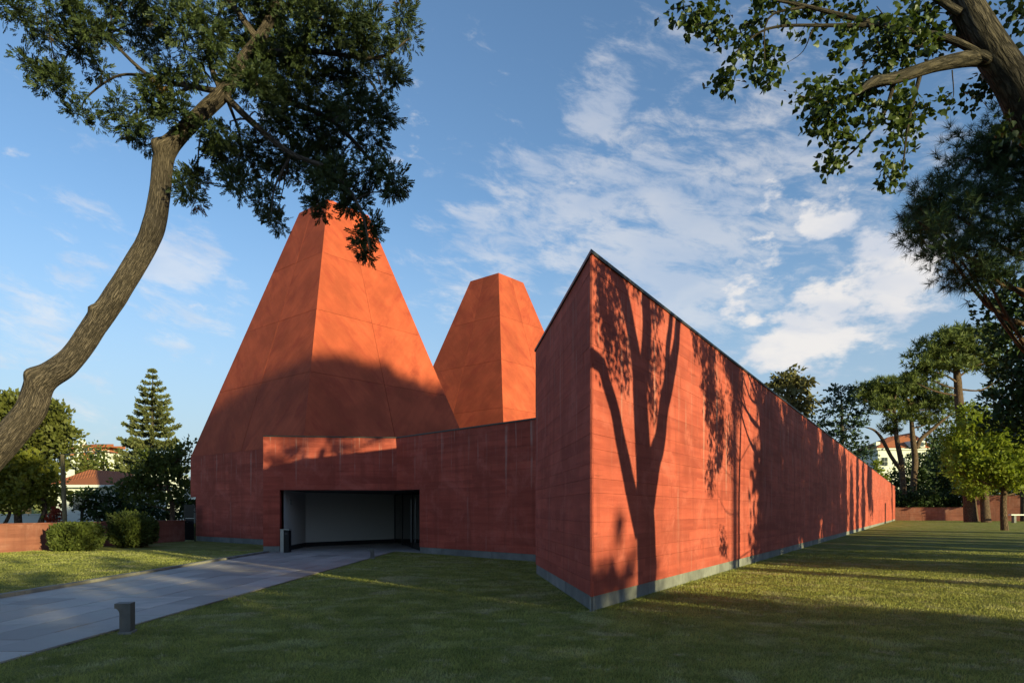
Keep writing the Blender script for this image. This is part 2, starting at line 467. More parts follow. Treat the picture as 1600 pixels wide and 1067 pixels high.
m, t, b = new_mat('paving_stone'); PAVE = m
n = t.noise(t.obj(), 1.3, 6, .65); n2 = t.noise(t.obj(), 14, 4, .6)
tint = t.ramp(t.rnd(), 0, 1, .68, 1.22, False)
c = t.mix(t.ramp(n, .3, .7), (.33, .272, .242), (.45, .375, .34))
c = t.mix(t.ramp(n2, .5, .75, 0, .3), c, (.42, .38, .35))
st_ = t.noise(t.pos(), .7, 6, .7, .4)
c = t.mix(t.ramp(st_, .5, .72, 0, .5), c, (.15, .13, .12))
t.put(b.inputs['Base Color'], t.mix(1, c, t.comb(tint, tint, tint), 'MULTIPLY'))
t.put(b.inputs['Roughness'], t.ramp(n, .3, .7, .45, .65)); b.inputs['Specular IOR Level'].default_value = .36
t.put(b.inputs['Normal'], t.bump(t.math('ADD', n, t.math('MULTIPLY', t.noise(t.obj(), 60, 3), .4)), .25, .008))

def lawn_colour(t, lighter=1.0):
    p = t.pos()
    K = lambda c: tuple(x * lighter for x in c)
    warpn = t.n.new('ShaderNodeTexNoise'); warpn.inputs['Scale'].default_value = .5; t.put(warpn.inputs['Vector'], p)
    pw = t.vmath('ADD', p, t.scale(t.vmath('SUBTRACT', warpn.outputs['Color'], (.5, .5, .5)), (2.6, 2.6, 0)))
    dry = t.noise(pw, .62, 5, .66, .4); dry2 = t.noise(t.vmath('ADD', p, (9, 4, 0)), 2.6, 5, .66); wear = t.noise(t.vmath('ADD', p, (3, 21, 0)), 1.15, 5, .7, .3)
    g = t.mix(t.ramp(t.noise(p, 1.5, 6, .68), .3, .7), K((.105, .115, .022)), K((.21, .20, .05)))
    # mower passes: curved bands round two turning points
    bands = None
    for cx, cy, sc in ((-2.6, 3.4, 1.05), (6.5, -4.0, .8), (-26.0, 17.0, .9)):
        ln = t.vmath('LENGTH', t.vmath('SUBTRACT', t.scale(pw, (1, 1, 0)), (cx, cy, 0)))
        bnd = t.math('MULTIPLY', t.math('ADD', t.math('SINE', t.math('MULTIPLY', ln, 6.28 * sc)), 1.0), .5)
        bands = bnd if bands is None else t.math('MULTIPLY', bands, t.math('ADD', bnd, .25))
    g = t.mix(t.math('MULTIPLY', t.ramp(bands, .25, .95), t.ramp(wear, .38, .58, .0, .8)), g, K((.25, .235, .095)))
    fdry = t.math('MAXIMUM', t.ramp(dry, .53, .70, 0, .8), t.math('MULTIPLY', t.ramp(dry2, .55, .70), .7))
    return t.mix(fdry, g, K((.29, .24, .135)))
m, t, b = new_mat('lawn_ground'); LAWN = m
c = lawn_colour(t, 1.9)
fine = t.noise(t.pos(), 42, 4, .7)
t.put(b.inputs['Base Color'], t.mix(t.ramp(fine, .35, .7, .55, 0), c, (.085, .088, .03)))
b.inputs['Roughness'].default_value = .95; b.inputs['Specular IOR Level'].default_value = .1
t.put(b.inputs['Normal'], t.bump(t.math('ADD', fine, t.noise(t.pos(), 9, 4)), 1.0, .08))
m, t, b = new_mat('grass_blade'); BLADE = m
c = lawn_colour(t, 2.2)
c = t.mix(t.math('MULTIPLY', t.island(), .3), c, (.28, .27, .11))
t.put(b.inputs['Base Color'], c); b.inputs['Roughness'].default_value = .6; b.inputs['Specular IOR Level'].default_value = .2
tr = t.n.new('ShaderNodeBsdfTranslucent'); t.put(tr.inputs['Color'], c)
mx = t.n.new('ShaderNodeMixShader'); mx.inputs[0].default_value = .38
t.l.new(b.outputs[0], mx.inputs[1]); t.l.new(tr.outputs[0], mx.inputs[2]); t.l.new(mx.outputs[0], t.n['Material Output'].inputs['Surface'])

COPING = plain('dark_zinc_coping', (.06, .058, .055), .5, .6)
ROOFG = plain('grey_roof_membrane', (.16, .15, .14), .9)
WHITE = plain('white_plaster', (.66, .65, .61), .75, var=.05)
WHITEP = plain('white_portal_plaster', (.60, .59, .55), .6, var=.03)
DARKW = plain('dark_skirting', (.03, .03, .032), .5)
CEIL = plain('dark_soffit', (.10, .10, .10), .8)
BLACKM = plain('black_metal', (.012, .013, .015), .4, .4)
STEEL = plain('brushed_steel', (.30, .31, .32), .35, .9, var=.05)
BOLL = plain('weathered_bollard_metal', (.13, .118, .105), .6, .15, var=.4, scale=9)
GWALL = red_concrete('garden_wall_render', (.34, .125, .088))
POLE = bark_mat('weathered_pole_wood', (.12, .09, .05), (.30, .24, .15), 4, .6, .4, .01)
TERR = None
m, t, b = new_mat('terracotta_tiles'); TERR = m
o = t.uv(); sx = t.sep(o)
wv1 = t.math('ABSOLUTE', t.math('SINE', t.math('MULTIPLY', sx[0], 14.0))); st = t.math('FRACT', t.math('MULTIPLY', sx[1], 3.0))
c = t.mix(t.noise(o, 5, 4, .7), (.30, .085, .04), (.52, .17, .075))
t.put(b.inputs['Base Color'], t.mix(t.ramp(wv1, 0, .35, .55, 0), c, (.10, .03, .02)))
b.inputs['Roughness'].default_value = .85
t.put(b.inputs['Normal'], t.bump(t.math('ADD', wv1, t.math('MULTIPLY', st, .5)), .8, .06))
m, t, b = new_mat('dark_glass'); GLASS = m
b.inputs['Base Color'].default_value = (.012, .013, .014, 1); b.inputs['Roughness'].default_value = .06; b.inputs['Specular IOR Level'].default_value = .5
PANE = plain('window_pane', (.05, .06, .07), .08, bump=0, spec=.6)

BARK_CYP = bark_mat('cypress_bark', (.055, .042, .034), (.26, .195, .152), 10, 1.3, 1.0, .03)
BARK_POP = bark_mat('poplar_bark', (.035, .028, .021), (.125, .098, .072), 5, 1.6, .8, .02)
BARK_PIN = bark_mat('pine_bark', (.05, .033, .024), (.24, .15, .10), 4, 1.4, .9, .04)
BARK_DRK = bark_mat('dark_bark', (.035, .028, .022), (.12, .095, .07), 4, 1.4, .7, .02)
L_CYP = leaf_mat('cypress_foliage', (.014, .028, .010), (.062, .078, .022), .15, dead=(.20, .085, .03))
L_POP = leaf_mat('poplar_leaves', (.026, .046, .008), (.075, .098, .017), .32, .42, .3)
L_PIN = leaf_mat('pine_needles', (.022, .045, .016), (.06, .092, .030), .12)
L_PINY = leaf_mat('sunny_pine_needles', (.062, .09, .022), (.15, .17, .045), .18)
L_DRK = leaf_mat('dark_evergreen_leaves', (.016, .034, .012), (.050, .075, .020), .15)
L_OLV = leaf_mat('olive_green_leaves', (.06, .072, .014), (.14, .14, .034), .25)
L_YEL = leaf_mat('yellow_green_leaves', (.10, .115, .014), (.21, .195, .028), .35)
L_BRT = leaf_mat('bright_spring_leaves', (.12, .17, .016), (.27, .29, .04), .45)
L_CED = leaf_mat('cedar_foliage', (.022, .046, .026), (.06, .088, .045), .12)
L_NOR = leaf_mat('norfolk_pine_foliage', (.065, .085, .03), (.15, .145, .055), .15)
L_EUC = leaf_mat('eucalyptus_leaves', (.095, .09, .034), (.19, .16, .065), .25)
L_RED = leaf_mat('red_leaves', (.20, .03, .02), (.36, .07, .04), .3)
L_HED = leaf_mat('hedge_leaves', (.042, .064, .014), (.115, .13, .03), .25)

# ------------------------------------------------------------------ ground, path
gb = MB(); gb.quad((-900, -400, 0), (900, -400, 0), (900, 1600, 0), (-900, 1600, 0)); tag(gb.build('lawn', LAWN), kind='structure')

def path_x(y):
    return -9.25, -5.62 + .0375 * y
pb = MB(); pb.quad((-9.25, -3, .004), (path_x(-3)[1], -3, .004), (path_x(27)[1], 27, .004), (-9.25, 27, .004))
path = tag(pb.build('path', DARKW), kind='structure')
NSTR = 6
for k in range(NSTR):
    y = -3 + random.random() * 1.1
    y0 = -3
    while y0 < 26.9:
        y1 = min(26.9, y if y0 == -3 else y0 + random.choice((.9, 1.2, 1.2, 1.5, 1.8)))
        if y1 - y0 < .2: y1 = 26.9 if y1 > 26 else y1 + .2
        g = .006
        c = []
        for yy in (y0 + g, y1 - g):
            a, bb = path_x(yy); c.append((a + (bb - a) * k / NSTR + g, a + (bb - a) * (k + 1) / NSTR - g, yy))
        top = .022 + random.random() * .005
        mb = MB()
        lo = [(c[0][0], c[0][2], .005), (c[0][1], c[0][2], .005), (c[1][1], c[1][2], .005), (c[1][0], c[1][2], .005)]
        mb.hexa(lo, [(p[0], p[1], top) for p in lo]); mb.build('paving_slab', PAVE, path)
        y0 = y1
kb = tag(bpy.data.objects.new('kerb', None), kind='structure'); COL.objects.link(kb)
for i in range(29):
    mb = MB(); y0 = -3 + i * 1.0
    mb.box(-9.40 + random.uniform(-.006, .006), y0 + .006, 0.0, -9.262, y0 + .994, .085 + random.uniform(-.006, .006)); mb.build('kerb_stone', KERB, kb)

# ------------------------------------------------------------------ museum
museum = empty('museum', (1.27, 10.87, 0), 'red concrete museum with two pyramid towers, long wall and dark entrance porch', 'museum')
C0 = Vector((1.27, 10.87, 0)); WD = Vector((.5195, .8545, 0)); WD.normalize(); WN = Vector((WD.y, -WD.x, 0))
WLEN, WTOP = 121.0, 5.73
Fp = Vector((.607, 17.5, 0)); FD = (Fp - C0).normalized(); FN = Vector((-FD.y, FD.x, 0)); FLEN = (Fp - C0).length
E0 = C0 + WD * WLEN; E2 = E0 - WN * 4.0
PLZ = .235

def boards(parent, o, dr, nr, s0, s1, z0, z1, rowh, lens, mat=RED, name='concrete_board', holes=None, thick=.03):
    """board-marked courses: one thin slab per board imprint"""
    rows = max(1, round((z1 - z0) / rowh)); rh = (z1 - z0) / rows
    for r in range(rows):
        s = s0; first = True; row_g = random.choice((.0008, .0010, .0014, .0030))
        while s < s1 - 1e-6:
            l = random.uniform(*lens) * (random.random() * .8 + .2 if first else 1); first = False
            e = s + l
            if s1 - e < lens[0] * .4: e = s1
            e = min(e, s1)
            g = row_g; off = random.uniform(.0, .004)
            a, bz, ct = s + g * .6, z0 + r * rh + g, z0 + (r + 1) * rh - g
            bb = e - g * .6
            segs = [(a, bb)]
            if holes:
                for hs0, hs1, hz1 in holes:
                    if bz < hz1 - .01:
                        segs = [q for sg in segs for q in ((sg[0], min(sg[1], hs0)), (max(sg[0], hs1), sg[1])) if q[1] - q[0] > .03]
            for a2, b2 in segs:
                p0, p1 = o + dr * a2, o + dr * b2
                q0, q1 = p0 + nr * (thick + off), p1 + nr * (thick + off)
                mb = MB(); V = lambda p, z: (p.x, p.y, z)
                mb.quad(V(q0, bz), V(q1, bz), V(q1, ct), V(q0, ct), [(a2, bz), (b2, bz), (b2, ct), (a2, ct)])
                for A, B, C, D in ((V(p0, ct), V(q0, ct), V(q1, ct), V(p1, ct)), (V(p0, bz), V(p1, bz), V(q1, bz), V(q0, bz)),
                                   (V(p0, bz), V(q0, bz), V(q0, ct), V(p0, ct)), (V(p1, bz), V(p1, ct), V(q1, ct), V(q1, bz))):
                    mb.quad(A, B, C, D, [(a2, bz), (b2, bz), (b2, ct), (a2, ct)])
                mb.build(name, mat, parent)
            s = e

# wedge wing (core set in 3 cm behind the board faces)
def inset(p, *ns):
    q = p.copy()
    for n_ in ns: q -= n_ * .03
    return q
ck = C0 - WN * .03 - FN * .03
# corner of the core: intersection of both inset lines
def isect(p, d1, q, d2):
    den = d1.x * d2.y - d1.y * d2.x
    tt = ((q.x - p.x) * d2.y - (q.y - p.y) * d2.x) / den
    return p + d1 * tt
core_c = isect(C0 - WN * .03, WD, C0 - FN * .03, FD)
F_in = Fp - FN * .03
core = MB(); core.prism([core_c, E0 - WN * .03, E2, F_in + WD * .5 + FD * .35, F_in], 0, WTOP - .06)
wing = core.build('wall_core', RED, museum)
boards(wing, C0 - WN * .03, WD, WN, .0, 22.0, PLZ, WTOP - .055, .238, (2.0, 4.2))
boards(wing, C0 - WN * .03, WD, WN, 22.0, WLEN, PLZ, WTOP - .055, 1.35, (7, 12))
boards(wing, C0 - FN * .03, FD, FN, .0, FLEN, PLZ, WTOP - .055, .238, (1.8, 3.6))
# plinth blocks, slightly recessed
def plinth(parent, o, dr, nr, s0, s1, h, lens, out=.012):
    s = s0
    while s < s1 - 1e-6:
        e = min(s1, s + random.uniform(*lens))
        if s1 - e < .4: e = s1
        mb = MB(); mb.obox(o + dr * (s + .003) - nr * .02, dr * (e - s - .006), nr * (.02 + out), -.02, h - .004)
        mb.build('plinth_block', GREY, parent); s = e
plinth(wing, C0 - WN * .03, WD, WN, .02, 26.0, PLZ, (1.1, 1.5))
plinth(wing, C0 - WN * .03, WD, WN, 26.0, WLEN, PLZ, (8, 12))
plinth(wing, C0 - FN * .03, FD, FN, .02, FLEN, PLZ, (1.1, 1.5))
# coping: two mitred strips
def strip(parent, a, bq, c, dq, z0, z1, name='coping', mat=None):
    mb = MB(); mb.hexa([(p.x, p.y, z0) for p in (a, bq, c, dq)], [(p.x, p.y, z1) for p in (a, bq, c, dq)])
    return mb.build(name, mat or COPING, parent)
oc = isect(C0 + WN * .035, WD, C0 + FN * .035, FD); ic = isect(C0 - WN * .4, WD, C0 - FN * .4, FD)
strip(museum, oc, E0 + WN * .035, E0 - WN * .4, ic, WTOP - .055, WTOP)
strip(museum, Fp + FN * .035, oc, ic, Fp - FN * .4, WTOP - .055, WTOP)
# narrow dark doorway far along the wall and the joint strips
mb = MB(); mb.obox(C0 + WD * 88 - WN * .05, WD * 1.3, WN * .12, .0, 2.6); mb.build('side_door', BLACKM, wing)
for s in (41.5, 60.0):
    mb = MB(); mb.obox(C0 + WD * s, WD * .05, WN * .012, PLZ, WTOP - .06); mb.build('movement_joint', BLACKM, wing)

# entrance block
LZ = 4.53
L0 = Vector((-9.66, 26.5, 0)); BD = Vector((-4.58, 27.1, 0)); R0 = Vector((.95, 21.26, 0))
d1 = (BD - L0).normalized(); n1 = Vector((d1.y, -d1.x, 0)); len1 = (BD - L0).length
d2 = (R0 - BD).normalized(); n2 = Vector((d2.y, -d2.x, 0)); len2 = (R0 - BD).length
OP0 = .62; HZ = 2.42; OP1 = 1.55        # opening: from OP0 on the first face round the bend to OP1 on the second
def wallbox(mb, o, dr, nr, s0, s1, z0, z1, th=.30):
    mb.obox(o + dr * s0 - nr * .03, dr * (s1 - s0), -nr * th, z0, z1)
mb = MB()
wallbox(mb, L0, d1, n1, 0, OP0, 0, HZ); wallbox(mb, L0, d1, n1, 0, len1 - .02, HZ + .002, LZ - .05)
wallbox(mb, BD, d2, n2, OP1, len2, 0, HZ); wallbox(mb, BD, d2, n2, .06, len2, HZ + .002, LZ - .05)
ent = mb.build('entrance_wall', RED, museum)
boards(ent, L0 - n1 * .03, d1, n1, 0, len1, PLZ, HZ, .2425, (1.6, 3.2), holes=[(OP0, 99, HZ + .1)])
boards(ent, L0 - n1 * .03, d1, n1, 0, len1, HZ, LZ - .05, .2425, (1.6, 3.2))
boards(ent, BD - n2 * .03, d2, n2, OP1, len2, PLZ, HZ, .2425, (1.8, 3.4))
boards(ent, BD - n2 * .03, d2, n2, 0, len2, HZ, LZ - .05, .2425, (1.8, 3.4))
plinth(ent, L0 - n1 * .03, d1, n1, 0, OP0, PLZ, (1.2, 1.4)); plinth(ent, BD - n2 * .03, d2, n2, OP1, len2, PLZ, (1.3, 1.7))
ib = isect(L0 - n1 * .35, d1, BD - n2 * .35, d2); ob = isect(L0 + n1 * .025, d1, BD + n2 * .025, d2)
strip(museum, L0 + n1 * .025, ob, ib, L0 - n1 * .35, LZ - .048, LZ)
strip(museum, ob, R0 + n2 * .025, R0 - n2 * .35, ib, LZ - .048, LZ)
# tower footprints
A1 = Vector((-17.5, 36.65, 0)); B1 = Vector((-9.23, 30.2, 0)); C1 = Vector((-2.2, 38.9, 0))
ctr1 = (A1 + C1) / 2; ax = (A1 - C1) / 2
hd = ((A1 - C1).length + 2 * (ctr1 - B1).length) / 4
vB = (B1 - ctr1).normalized(); vA = Vector((vB.y, -vB.x, 0))
if vA.dot(ax) < 0: vA = -vA
def tower(ctr, ztop, k, side_parent):
    q = [ctr + vA * hd, ctr + vB * hd, ctr - vA * hd, ctr - vB * hd]          # A, B, C, D anticlockwise seen from above?
    tp = [ctr + (p - ctr) * k for p in q]
    e = empty_part('pyramid_tower', museum)
    core = MB()
    lo = [ctr + (p - ctr) * .985 for p in q]; hi = [ctr + (p - ctr) * .96 for p in tp]
    order = [0, 1, 2, 3]
    if (q[1] - q[0]).cross(q[2] - q[1]).z < 0: order = [3, 2, 1, 0]
    core.hexa([(lo[i].x, lo[i].y, LZ - .1) for i in order], [(hi[i].x, hi[i].y, ztop - .12) for i in order])
    tw = core.build('pyramid_core', RED, museum); tw.name = 'pyramid_tower'
    lifts = [0, .262, .508, .752, 1.0]
    cen3 = Vector((ctr.x, ctr.y, 0))
    for i in range(4):
        p0, p1, t0, t1 = q[i], q[(i + 1) % 4], tp[i], tp[(i + 1) % 4]
        def S(a, tau):
            lo_ = p0.lerp(p1, a); hi_ = t0.lerp(t1, a); r = lo_.lerp(hi_, tau); r = r.copy(); r.z = LZ + (ztop - LZ) * tau; return r
        nrm = (S(1, 0) - S(0, 0)).cross(S(0, 1) - S(0, 0)).normalized()
        if nrm.dot(S(.5, .2) - Vector((ctr.x, ctr.y, S(.5, .2).z))) < 0: nrm = -nrm
        width = (p1 - p0).length
        for bnd in range(4):
            for half in range(2):
                off = random.uniform(0, .004)
                g = .012; ta, tb = lifts[bnd] + .0005, lifts[bnd + 1] - .0005
                a0, a1 = half * .5 + (.0 if half == 0 else .0013), half * .5 + .5 - (.0013 if half == 0 else .0)
                cor = [S(a0, ta), S(a1, ta), S(a1, tb), S(a0, tb)]
                front = [c_ + nrm * off for c_ in cor]
                back = [c_ - nrm * .16 for c_ in cor]
                # board direction runs diagonally up to the middle seam
                def uvw(c_):
                    along = (c_ - S(0, 0)).dot((p1 - p0).normalized()); zz_ = (c_.z - LZ) * 1.09
                    th = math.radians(50) * (-1 if half == 0 else 1)
                    return (along * math.cos(th) + zz_ * math.sin(th) + i * 13, -along * math.sin(th) + zz_ * math.cos(th))
                uvs = [uvw(c_) for c_ in cor]
                mb = MB()
                flip = (cor[1] - cor[0]).cross(cor[3] - cor[0]).dot(nrm) < 0
                seq = [0, 3, 2, 1] if flip else [0, 1, 2, 3]
                mb.quad(*[front[s_] for s_ in seq], [uvs[s_] for s_ in seq])
                for s_ in range(4):
                    u_, v_ = seq[s_], seq[(s_ + 1) % 4]
                    mb.quad(front[u_], back[u_], back[v_], front[v_], [uvs[u_], uvs[u_], uvs[v_], uvs[v_]])
                mb.build('concrete_panel', TOWER, tw)
    return tw, q
def empty_part(*a): return None
tw1, q1 = tower(ctr1, 18.0, .245, museum)
tw1['label'] = 'front pyramid tower above the entrance porch'
tw2, q2 = tower(Vector((-1.07, 48.5, 0)), 17.85, .245, museum)
tw2['label'] = 'rear pyramid tower seen over the entrance wall'
# lower body of the front tower: left face visible, overhanging at its far corner
TA, TB = q1[0], q1[1]
dl = (TB - TA).normalized(); nl = Vector((dl.y, -dl.x, 0)); lenl = (TB - TA).length
if nl.y > 0: nl = -nl
mb = MB(); mb.obox(TA - nl * .03, dl * lenl * .86, -nl * 3.0, 2.36, LZ - .1)
mb.obox(TA + dl * .62 - nl * .03, dl * (lenl * .86 - .62), -nl * 2.9, 0, 2.358)
low = mb.build('tower_base_wall', RED, museum)
boards(low, TA - nl * .03, dl, nl, 0, lenl * .8, 2.36, LZ, .31, (1.8, 3.4))
boards(low, TA - nl * .03, dl, nl, .62, lenl * .8, .26, 2.36, .30, (1.8, 3.4))
plinth(low, TA - nl * .03, dl, nl, .62, lenl * .8, .26, (1.5, 2.0))
# side return of the entrance block, flat roof, back walls
mb = MB(); mb.obox(L0 + d1 * .0 - n1 * .36, d1 * .3, -n1 * 6.2, 0, LZ - .05); mb.build('side_wall', RED, museum)
rp = [L0 - n1 * .33 + d1 * .3, ib, R0 - n2 * .33 + Vector((.4, 0, 0)), Vector((4.0, 24.5, 0)), Vector((20, 52, 0)), Vector((2, 62, 0)), Vector((-14, 50, 0)), Vector((-9.2, 37, 0))]
mb = MB(); mb.prism([(p.x, p.y) for p in rp], LZ - .30, LZ - .16); mb.build('flat_roof', ROOFG, museum)
# porch interior
IW = [Vector((-8.98, 26.86, 0)), Vector((-9.18, 30.35, 0)), Vector((-5.9, 34.35, 0)), Vector((-3.35, 26.35, 0))]
mb = MB(); mb.quad((IW[0].x, IW[0].y, .2), (IW[1].x, IW[1].y, .2), (IW[1].x, IW[1].y, HZ + .3), (IW[0].x, IW[0].y, HZ + .3)); mb.build('porch_wall', WHITEP, museum)
mb = MB(); mb.quad((IW[1].x, IW[1].y, .2), (IW[2].x, IW[2].y, .2), (IW[2].x, IW[2].y, HZ + .3), (IW[1].x, IW[1].y, HZ + .3)); mb.build('porch_wall', WHITEP, museum)
for a, bq in ((0, 1), (1, 2)):
    dd = (IW[bq] - IW[a]).normalized(); nn = Vector((dd.y, -dd.x, 0))
    if nn.dot(Vector((-6, 29, 0)) - IW[a]) < 0: nn = -nn
    mb = MB(); mb.obox(IW[a] + dd * .02, dd * ((IW[bq] - IW[a]).length - .04), nn * .015, .0, .2); mb.build('skirting', DARKW, museum)
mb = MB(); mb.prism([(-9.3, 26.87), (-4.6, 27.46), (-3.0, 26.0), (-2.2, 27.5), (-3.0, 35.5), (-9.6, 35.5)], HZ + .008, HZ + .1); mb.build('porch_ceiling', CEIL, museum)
mb = MB(); mb.prism([(-9.3, 26.5), (-4.66, 27.0), (-3.3, 25.95), (-2.2, 27.5), (-3.0, 35.5), (-9.6, 35.5)], .0, .012); mb.build('porch_floor', PAVE, museum)
# dark foyer behind the glass, open towards the porch
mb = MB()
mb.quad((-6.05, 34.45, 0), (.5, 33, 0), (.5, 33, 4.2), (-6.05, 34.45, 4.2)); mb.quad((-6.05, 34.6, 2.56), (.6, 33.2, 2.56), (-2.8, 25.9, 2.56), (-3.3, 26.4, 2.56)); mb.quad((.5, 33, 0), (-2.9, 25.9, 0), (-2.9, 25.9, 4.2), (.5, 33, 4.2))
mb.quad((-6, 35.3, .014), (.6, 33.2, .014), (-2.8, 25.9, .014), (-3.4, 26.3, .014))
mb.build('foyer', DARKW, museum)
gd = (IW[3] - IW[2]).normalized(); gn = Vector((-gd.y, gd.x, 0)); gl = (IW[3] - IW[2]).length
glass = MB(); glass.obox(IW[2] + gd * .05, gd * (gl - .1), gn * .02, .05, HZ - .05)
gw = glass.build('glass_door', GLASS, museum)
mb = MB()
for s in (0.0, gl * .30, gl * .64, gl - .06):
    mb.obox(IW[2] + gd * s - gn * .03, gd * .06, gn * .08, .013, HZ)
mb.build('door_frame', BLACKM, gw)
mb = MB(); mb.obox(IW[2] + gd * (gl * .66) - gn * .10, gd * .035, gn * .03, .25, 2.1); mb.build('door_handle', STEEL, gw)
# little wall plate inside the porch
mb = MB(); pdir = (IW[1] - IW[0]).normalized(); mb.obox(IW[0] + pdir * .9 + Vector((.01, 0, 0)), pdir * .12, Vector((.03, 0, 0)), 1.85, 2.05); mb.build('wall_plate', STEEL, museum)

# ------------------------------------------------------------------ small objects
bin_ = empty('ash_bin', P(455, 860, 26.2) * 1.0, 'slim dark rectangular bin with steel edge standing at the porch entrance', 'bin')
bl = Vector((-8.63, 26.05, 0)); bin_.location = bl
mb = MB(); mb.box(bl.x - .03, bl.y - .15, .02, bl.x + .16, bl.y + .15, .86); mb.build('body', BLACKM, bin_)
mb = MB(); mb.box(bl.x - .16, bl.y - .16, .015, bl.x - .033, bl.y + .16, .88); mb.build('side_panel', STEEL, bin_)
mb = MB(); mb.box(bl.x - .17, bl.y - .17, .882, bl.x + .17, bl.y + .17, .91); mb.build('lid', STEEL, bin_)
mb = MB(); mb.box(bl.x + .0, bl.y - .155, .70, bl.x + .13, bl.y - .152, .78); mb.build('slot', DARKW, bin_)

def bollard(loc, yaw, label, hgt):
    e = empty('bollard_light', loc, label, 'bollard light', 'low lights along the path')
    c, s = math.cos(yaw), math.sin(yaw)
    wd = .19
    # side profile: post with a forward curved hood, extruded across its width
    prof = [(-.05, 0), (.08, 0), (.08, hgt)]
    hood = [(-.11, hgt), (-.11, hgt - .06)] + [(-.11 + .06 * math.sin(a), hgt - .06 - .08 * (1 - math.cos(a))) for a in [math.radians(x) for x in (20, 40, 60, 75, 90)]]
    pts = prof + hood
    mb = MB(); n_ = len(pts)
    def tr(x, y, z): return (loc[0] + x * c - y * s, loc[1] + x * s + y * c, loc[2] + z)
    i0 = len(mb.v)
    for side in (-wd / 2, wd / 2):
        mb.v += [tr(p[0], side, p[1]) for p in pts]; mb.uv += [(p[0], p[1]) for p in pts]
    mb.f.append(tuple(range(n_ - 1, -1, -1))); mb.f.append(tuple(range(n_, 2 * n_)))
    for k in range(n_):
        j = (k + 1) % n_; mb.f.append((k, j, n_ + j, n_ + k))
    mb.build('post', BOLL, e)
    mb = MB(); i = 0
    q = [tr(-.106, -wd / 2 + .02, hgt - .064), tr(-.09, -wd / 2 + .02, hgt - .064), tr(-.09, wd / 2 - .02, hgt - .064), tr(-.106, wd / 2 - .02, hgt - .064)]
    mb.hexa([(p[0], p[1], p[2] - .006) for p in q], q); mb.build('lens', plain('frosted_lens', (.5, .5, .48), .3, bump=0) if 'frosted_lens' not in MATS else MATS['frosted_lens'], e)
    mb = MB(); q = [tr(-.06, -wd / 2 - .03, 0), tr(.10, -wd / 2 - .03, 0), tr(.10, wd / 2 + .03, 0), tr(-.06, wd / 2 + .03, 0)]
    mb.hexa([(p[0], p[1], .0) for p in q], [(p[0], p[1], .03) for p in q]); mb.build('footing', KERB, e)
bollard((-5.06, 8.95, 0), math.radians(12), 'weathered metal bollard light with curved hood beside the path far from the porch', .40)
bollard((-4.72, 23.0, 0), math.radians(12), 'small dark bollard light on the path edge just outside the porch', .34)

# garden wall on the left
gA, gB = Vector((-22.3, 14, 0)), Vector((-17.35, 36.2, 0))
gd_ = (gB - gA).normalized(); gn_ = Vector((gd_.y, -gd_.x, 0))
e = empty('garden_wall', gA, 'low red rendered garden wall behind the two round shrubs', 'wall')
mb = MB(); mb.obox(gA, gd_ * (gB - gA).length, -gn_ * .3, 0, 1.07); mb.build('wall_body', GWALL, e)
mb = MB(); mb.obox(gA + gn_ * .03, gd_ * (gB - gA).length, -gn_ * .36, 1.072, 1.12); mb.build('wall_cap', GWALL, e)
gate = empty('metal_gate', (-17.2, 36.1, 0), 'tall black metal gate between garden wall and tower', 'gate')
ga, gb2 = Vector((-17.45, 36.3, 0)), Vector((-16.75, 36.0, 0)); gv = gb2 - ga
mb = MB(); mb.obox(ga, gv.normalized() * .06, Vector((0, .06, 0)), 0, 1.95); mb.obox(gb2, gv.normalized() * .06, Vector((0, .06, 0)), 0, 1.95); mb.build('post', BLACKM, gate)
mb = MB(); mb.obox(ga + gv * .1, gv * .86, Vector((0, .03, 0)), .06, 1.2); mb.build('panel', BLACKM, gate)
mb = MB(); mb.obox(ga + gv * .1, gv * .86, Vector((0, .03, 0)), 1.22, 1.93); mb.build('panel', BLACKM, gate)
mb = MB(); mb.obox(ga + gv * .3 - Vector((0, .05, 0)), gv * .12, Vector((0, .045, 0)), 1.0, 1.03); mb.build('handle', STEEL, gate)

# far red garden walls on the right
e = empty('garden_wall', (62, 118, 0), 'low red garden wall below the dark hedge', 'wall')
p0, p1 = P(1390, 812, 117), P(1515, 812, 111.5); dv = Vector((p1.x - p0.x, p1.y - p0.y, 0))
mb = MB(); mb.obox((p0.x, p0.y, 0), dv, Vector((0, .3, 0)), 0, 2.1); mb.build('wall_body', GWALL, e)
mb = MB(); mb.obox((p0.x, p0.y - .05, 0), dv, Vector((0, .4, 0)), 2.102, 2.2); mb.build('wall_cap', GWALL, e)
e = empty('garden_wall', (90, 108, 0), 'taller red garden wall behind the young bright green trees', 'wall')
p0, p1 = P(1512, 805, 112), P(1900, 805, 96); dv = Vector((p1.x - p0.x, p1.y - p0.y, 0))
mb = MB(); mb.obox((p0.x, p0.y, 0), dv, Vector((0, .3, 0)), 0, 4.0); mb.build('wall_body', GWALL, e)
mb = MB(); mb.obox((p0.x, p0.y - .05, 0), dv, Vector((0, .4, 0)), 4.002, 4.1); mb.build('wall_cap', GWALL, e)
e = empty('bench', P(1598, 806, 90), 'long white bench in front of the taller red wall', 'bench'); bp = P(1598, 806, 92); bp.z = 0; e.location = bp
mb = MB(); mb.box(bp.x - 1.5, bp.y, 1.0, bp.x + 4, bp.y + .6, 1.16); mb.build('seat', WHITE, e)
for dx_ in (-1.1, 3.3):
    mb = MB(); mb.box(bp.x + dx_, bp.y + .05, 0, bp.x + dx_ + .3, bp.y + .55, .998); mb.build('leg', GREY, e)

# ------------------------------------------------------------------ trees
def pxblob(px, py, rx, ry, depth, dy=None):
    c = P(px, py, depth); k = depth / F
    return (tuple(c), (rx * k, (dy if dy else rx * k), ry * k))

